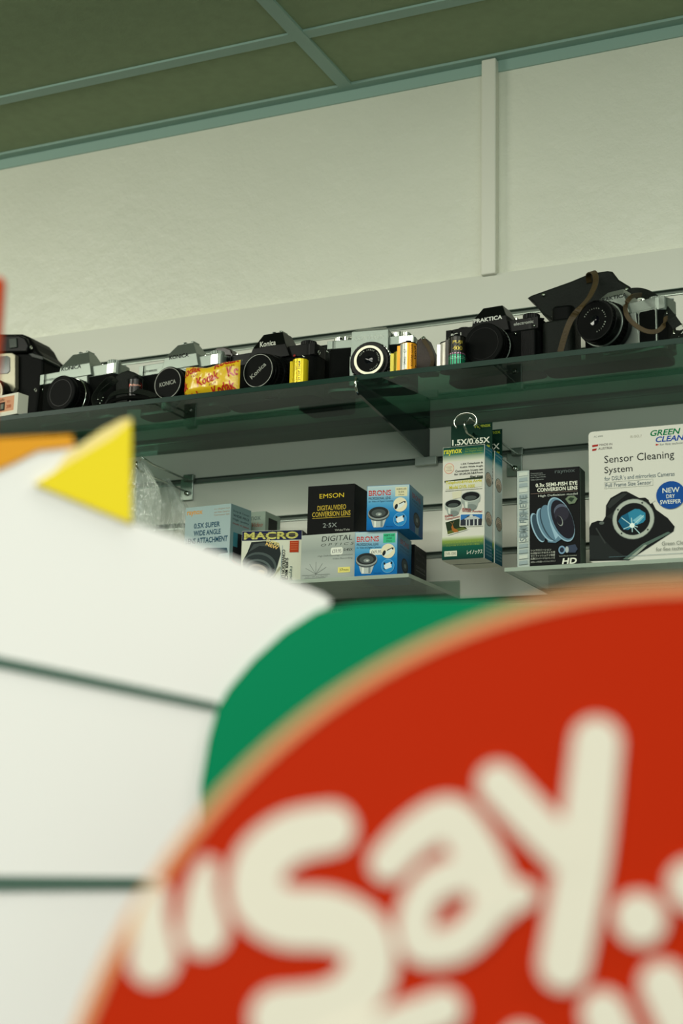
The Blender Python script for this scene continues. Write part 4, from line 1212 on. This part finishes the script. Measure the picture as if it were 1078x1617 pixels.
K = (nx + 1) * (nz + 1)
for j in range(nz):
    for i in range(nx):
        a = j * (nx + 1) + i
        fs.append((a, a + nx + 1, a + nx + 2, a + 1)); fs.append((K + a, K + a + 1, K + a + nx + 2, K + a + nx + 1))
mb.add(vs, fs, PRINTF, rgb((222, 182, 30)), True)
F = Face(mb, (0, 0, 0), (Wk, 0, 0), (0, 0, -Hk), PRINTF, .00025, foil)
def fine_text(F, s, x0, y0, x1, y1, c, bold, rot):
    """text cut into small pieces so that it follows the bulge of the packet"""
    vs_, fs_ = text_mesh(s, bold, 0.0)
    bm = bmesh.new(); au, av = Wk, Hk
    cx, cy = (x0 + x1) / 2, (y0 + y1) / 2; cr, sr = math.cos(R(rot)), math.sin(R(rot))
    bv = []
    for u, v in vs_:
        x = (x0 + (x1 - x0) * u - cx) * au; y = (y0 + (y1 - y0) * v - cy) * av
        bv.append(bm.verts.new((cx + (x * cr - y * sr) / au, cy + (x * sr + y * cr) / av, 0)))
    for f in fs_:
        try: bm.faces.new([bv[i] for i in f])
        except ValueError: pass
    for co_, no in (((0.015, 0, 0), (-1, 0, 0)), ((0.985, 0, 0), (1, 0, 0)), ((0, 0.02, 0), (0, -1, 0)), ((0, 0.98, 0), (0, 1, 0))):
        bmesh.ops.bisect_plane(bm, geom=bm.verts[:] + bm.edges[:] + bm.faces[:], plane_co=co_, plane_no=no, clear_outer=True)
    for i in range(1, nx): bmesh.ops.bisect_plane(bm, geom=bm.verts[:] + bm.edges[:] + bm.faces[:], plane_co=(i / nx, 0, 0), plane_no=(1, 0, 0))
    for j in range(1, nz): bmesh.ops.bisect_plane(bm, geom=bm.verts[:] + bm.edges[:] + bm.faces[:], plane_co=(0, j / nz, 0), plane_no=(0, 1, 0))
    bm.verts.index_update()
    out = [(v.co.x, v.co.y) for v in bm.verts]; ff = [[v.index for v in f.verts] for f in bm.faces]; bm.free()
    if ff: F._put(out, ff, rgb(c))
RED = (184, 40, 26)
for cx, cy in ((.15, .16), (.49, .5), (.78, .0), (1.03, .3), (.76, .86), (-.08, .7), (.17, 1.06)):
    fine_text(F, 'Kodak', cx - .2, cy - .15, cx + .2, cy + .15, RED, .06, -13)
    fine_text(F, 'FILM', cx + .03, cy + .16, cx + .15, cy + .23, (150, 60, 24), .0, -13)
o = mb.build('film_packet', None, (-1.243, 2.062, SZ + 0.0003), R(-3)); tag(o, 'yellow foil film packet printed with red words, leaning on the silver camera', 'packet')

# leather bits between the cameras
def leather_thing(name, label, cat, outline, Y, depth, m, bev=.002):
    c = at(outline[0][0], outline[0][1], Y)
    og = Vector((c.x, Y, SZ))
    o = empty(name, og); tag(o, label, cat)
    return o, og
o = empty('camera_case', (-1.06, 2.18, SZ)); tag(o, 'plain black camera case between the black camera and the chrome one', 'case')
b = MB(); b.ext(rrect(-0.04, 0.04, 0.0, 0.06, 0.008), 0, 0.107, BLACKM, 'xy', 0.004); b.build('case_body', o)
b = MB(); b.box(0.006, -0.0018, 0.03, 0.022, 0.0, 0.104, LEATHER, 0.0006); b.build('closing_tab', o)

def case_flap(Yf, outline, label, m, d=0.03):
    og = Vector((at(outline[0][0], 500, Yf).x, Yf, SZ))
    o = empty('leather_pouch', og); tag(o, label, 'pouch')
    pts = [(max(-1, (at(x, y, Yf) - og).x), max(0.0, (at(x, y, Yf) - og).z)) for x, y in outline]
    b = MB(); b.ext(pts, 0, d, m, 'xz', 0.0025); b.build('pouch_body', o)
    return o, og
o, og = case_flap(2.12, [(656, 590), (655, 548), (658, 537), (665, 532), (672, 534), (677, 546), (684, 562), (686, 575), (684, 588)], 'dark brown leather pouch hanging behind the orange film canister', DKBROWN, 0.026)
b = MB(); q = at(668, 534, 2.118) - og
b.lathe([(0, -0.003), (0.003, -0.002), (0.0035, 0)], CHROME, (q.x, 0, q.z), 'y', 16); b.build('press_stud', o)
strap(o, 'pouch_strap', [(668, 536, 2.115), (678, 552, 2.112), (683, 568, 2.112), (680, 582, 2.115)], 0.006, 0.0018, BROWN, (1, 0, .2), origin=og)

o, og = case_flap(2.10, [(182, 640), (182, 594), (190, 588), (201, 584), (212, 588), (222, 600), (226, 640)], 'soft black pouch between the two silver cameras', LEATHER, 0.03)
# loose straps in front of it
st = empty('camera_strap', (-1.40, 2.06, SZ)); tag(st, 'loose black leather strap lying in loops in front of the soft pouch', 'strap')
og = Vector((-1.40, 2.06, SZ))
strap(st, 'strap_loop', [(180, 596, 2.075), (170, 600, 2.06), (158, 612, 2.055), (148, 628, 2.052), (150, 641, 2.05)], 0.008, 0.002, LEATHER, (0.5, 1, 0), origin=og)
strap(st, 'strap_loop', [(184, 600, 2.075), (176, 606, 2.062), (160, 620, 2.058), (156, 638, 2.055)], 0.008, 0.002, LEATHER, (0.5, 1, 0), origin=og)
strap(st, 'strap_loop', [(166, 640, 2.05), (174, 626, 2.052), (190, 619, 2.055), (214, 618, 2.052), (234, 622, 2.052), (246, 628, 2.052)], 0.011, 0.0022, LEATHER, (0.1, .6, 1), origin=og)
strap(st, 'strap_loop', [(160, 641, 2.05), (176, 634, 2.048), (200, 628, 2.048), (230, 628, 2.048), (250, 632, 2.05)], 0.008, 0.0022, RUBBER, (0.1, .7, 1), origin=og)
b = MB()
for x, y in ((155, 631), (161, 633), (158, 637), (163, 628)):
    q = at(x, y, 2.05) - og; b.lathe([(0, -0.002), (0.0013, -0.0015), (0.0016, 0)], CHROME, (q.x, q.y, q.z), 'y', 10)
b.build('buckle_studs', st)

# ------------------------------------------------------------------ signs close to the camera
FW = Vector((-0.4224, 0.9064, 0.0)).normalized()
RT = Vector((0.9064, 0.4224, 0.0)).normalized()
def sgn(px, py, d):
    v = AX_R * ((px - 539) / 2450.0) + AX_D * ((py - 808.5) / 2450.0) + AX_F
    p = CAM + v * (d / v.dot(FW))
    return p.dot(RT), p.z
def frame(d, zc=0.0, uc=0.0):
    """matrix of a sign plane: x along RT, y away from the viewer, z up"""
    o = FW * d + RT * uc
    return o
RZS = math.atan2(RT.y, RT.x)

# red round sign on a floor stand
D1 = 0.5
CU, CZ, CR = 0.12105, 1.3780, 0.2110
base = FW * D1 + RT * CU
rs = empty('round_sign', (base.x, base.y, 0.0), RZS)
tag(rs, 'red round sign with cream hand-lettered words close to the viewer', 'sign')
CREAM = rgb((226, 212, 196)); REDS = rgb((182, 36, 0))
b = MB()
b.lathe([(CR - 0.004, 0.0), (CR - 0.004, 0.004)], SIGNM, (0, 0, CZ), 'y', 128, REDS, False)
b.build('sign_disc', rs)
b = MB(); b.ring((0, 0, CZ), CR - 0.0045, CR - 0.0008, -0.0006, 0.0046, SIGNM, 128, rgb((226, 160, 112))); b.build('sign_rim', rs)
b = MB()
LIFT = [0]
def cap_stroke(pts, ws):
    """rounded pen stroke through pixel points, ws = width(s) in pixels"""
    P_ = []
    if len(pts) > 2:
        q = smooth_path([Vector((x, y, w_)) for (x, y), w_ in zip(pts, ws)], 5)
    else:
        q = [Vector((x, y, w_)) for (x, y), w_ in zip(pts, ws)]
    for v in q:
        u, z = sgn(v.x, v.y, D1)
        P_.append((u - CU, z, v.z * 0.92 / 2 / 5010.0))
    for (x0, z0, r0), (x1, z1, r1) in zip(P_[:-1], P_[1:]):
        a = math.atan2(z1 - z0, x1 - x0)
        out = [(x0 + r0 * math.cos(a + R(t)), z0 + r0 * math.sin(a + R(t))) for t in range(90, 271, 15)]
        out += [(x1 + r1 * math.cos(a + R(t)), z1 + r1 * math.sin(a + R(t))) for t in range(-90, 91, 15)]
        n = len(out); LIFT[0] += 1; yy = -0.0006 - LIFT[0] * 0.00001
        vs = [(x, yy, z) for x, z in out] + [(x, 0.0, z) for x, z in out]
        b.add(vs, [list(range(n))] + [(i, i + n, (i + 1) % n + n, (i + 1) % n) for i in range(n)], SIGNM, CREAM)
cap_stroke([(250, 1410), (240, 1450), (242, 1515)], [34, 54, 82])
cap_stroke([(328, 1370), (319, 1410), (322, 1470)], [34, 54, 82])
cap_stroke([(522, 1308), (460, 1322), (412, 1362), (408, 1418), (452, 1448), (520, 1452), (574, 1480), (580, 1540), (530, 1590), (440, 1606)], [84, 88, 90, 94, 100, 100, 90, 88, 90, 96])
cap_stroke([(612, 1362), (655, 1318), (708, 1292), (742, 1330), (768, 1385), (782, 1420)], [64, 68, 74, 80, 84, 80])
cap_stroke([(780, 1420), (826, 1412)], [66, 44])
cap_stroke([(740, 1375), (685, 1395), (656, 1440), (662, 1490), (712, 1492), (752, 1462), (775, 1430)], [62, 60, 60, 62, 60, 62, 60])
cap_stroke([(941, 1172), (920, 1350), (888, 1522)], [84, 88, 84])
cap_stroke([(786, 1238), (835, 1290), (895, 1350)], [72, 72, 72])
cap_stroke([(1008, 1450), (1009, 1451)], [86, 86])
cap_stroke([(1092, 1398), (1093, 1399)], [86, 86])
cap_stroke([(700, 1592), (620, 1622), (520, 1664)], [64, 64, 64])
cap_stroke([(822, 1648), (822, 1700)], [60, 60])
cap_stroke([(952, 1600), (985, 1680), (1000, 1740)], [76, 76, 76])
cap_stroke([(1046, 1556), (1082, 1640), (1096, 1720)], [80, 80, 80])
b.build('lettering', rs)
b = MB(); b.box(-0.012, 0.005, 0.02, 0.012, 0.02, CZ + 0.1, ALU, 0.002); b.build('stand_pole', rs)
b = MB(); b.cyl((0, 0.01, 0), 0.14, 0.0, 0.015, BLACKM, 'z', 48, .003); b.build('stand_foot', rs)

# white cardboard display with yellow pennant, further away
D2 = 0.9
base2 = FW * D2
ds = empty('cardboard_display', (base2.x, base2.y, 0.0), RZS)
tag(ds, 'white cardboard display with yellow triangle, green disc and dark lines at the left', 'display')
def trace(pts, d=D2):
    return [sgn(x, y, d) for x, y in pts]
def slab(pts, t0, t1, col, name, d=D2, label=None):
    m = MB(); m.ext(trace(pts, d), t0, t1, SIGNM, 'xz', 0, rgb(col))
    o = m.build(name, ds)
    if label: o['label'] = label
    return o
PAPER = (236, 229, 225)
arc = [(520, 956), (500, 968), (450, 1000), (400, 1045), (362, 1090), (345, 1120), (330, 1170), (318, 1240)]
slab([(-160, 705), (112, 700), (128, 712), (200, 684), (206, 824), (290, 852), (360, 878), (450, 914), (508, 938), (522, 948)] + arc + [(318, 1500), (318, 2400), (-160, 2400)], 0.0, 0.006, PAPER, 'white_panel')
slab([(-160, 700), (114, 688), (118, 706), (60, 712), (30, 728), (0, 742), (-160, 760)], -0.002, 0.0, (222, 150, 40), 'orange_band', label='orange top band')
slab([(208, 668), (208, 828), (56, 766), (180, 692)], -0.0035, 0.0, (236, 208, 40), 'yellow_triangle', label='yellow triangle')
slab([(106, 720), (160, 682), (194, 664), (208, 662), (208, 672), (180, 694), (84, 752)], -0.003, 0.0, (240, 214, 140), 'pale_strip', label='pale yellow strip')
slab([(-160, 1002), (0, 1037), (344, 1110), (342, 1124), (0, 1055), (-160, 1024)], -0.0015, 0.0, (78, 100, 88), 'dark_line')
slab([(-160, 1380), (0, 1383), (318, 1386), (318, 1404), (0, 1407), (-160, 1408)], -0.0015, 0.0, (78, 100, 88), 'dark_line')
# green disc overlapping the panel's right end
slab([(344, 1119), (362, 1089), (400, 1044), (450, 999), (500, 967), (560, 955), (640, 949), (760, 949), (1000, 952), (1000, 1300), (318, 1300), (318, 1240), (330, 1170)], -0.004, -0.0005, (0, 128, 84), 'green_disc', label='green disc')
m = MB(); m.box(sgn(-30, 435, D2)[0], 0.0, 1.2, sgn(4, 435, D2)[0], 0.012, sgn(0, 436, D2)[1], SIGNM, 0.001, rgb((196, 70, 34))); o = m.build('side_post', ds); o['label'] = 'red side post'
m = MB(); u0 = sgn(-160, 1500, D2)[0]; u1 = sgn(318, 1500, D2)[0]
m.box(u0, 0.0, 0.0, u1, 0.006, sgn(0, 2380, D2)[1], SIGNM, 0, rgb(PAPER)); m.build('lower_panel', ds)
m = MB(); m.box(-0.14, 0.006, 0.0, -0.12, 0.16, 0.012, SIGNM, 0, rgb(PAPER)); m.ext([(0.006, 0.0), (0.16, 0.0), (0.006, 0.7)], -0.134, -0.13, SIGNM, 'yz', 0, rgb(PAPER)); m.build('easel_back', ds)
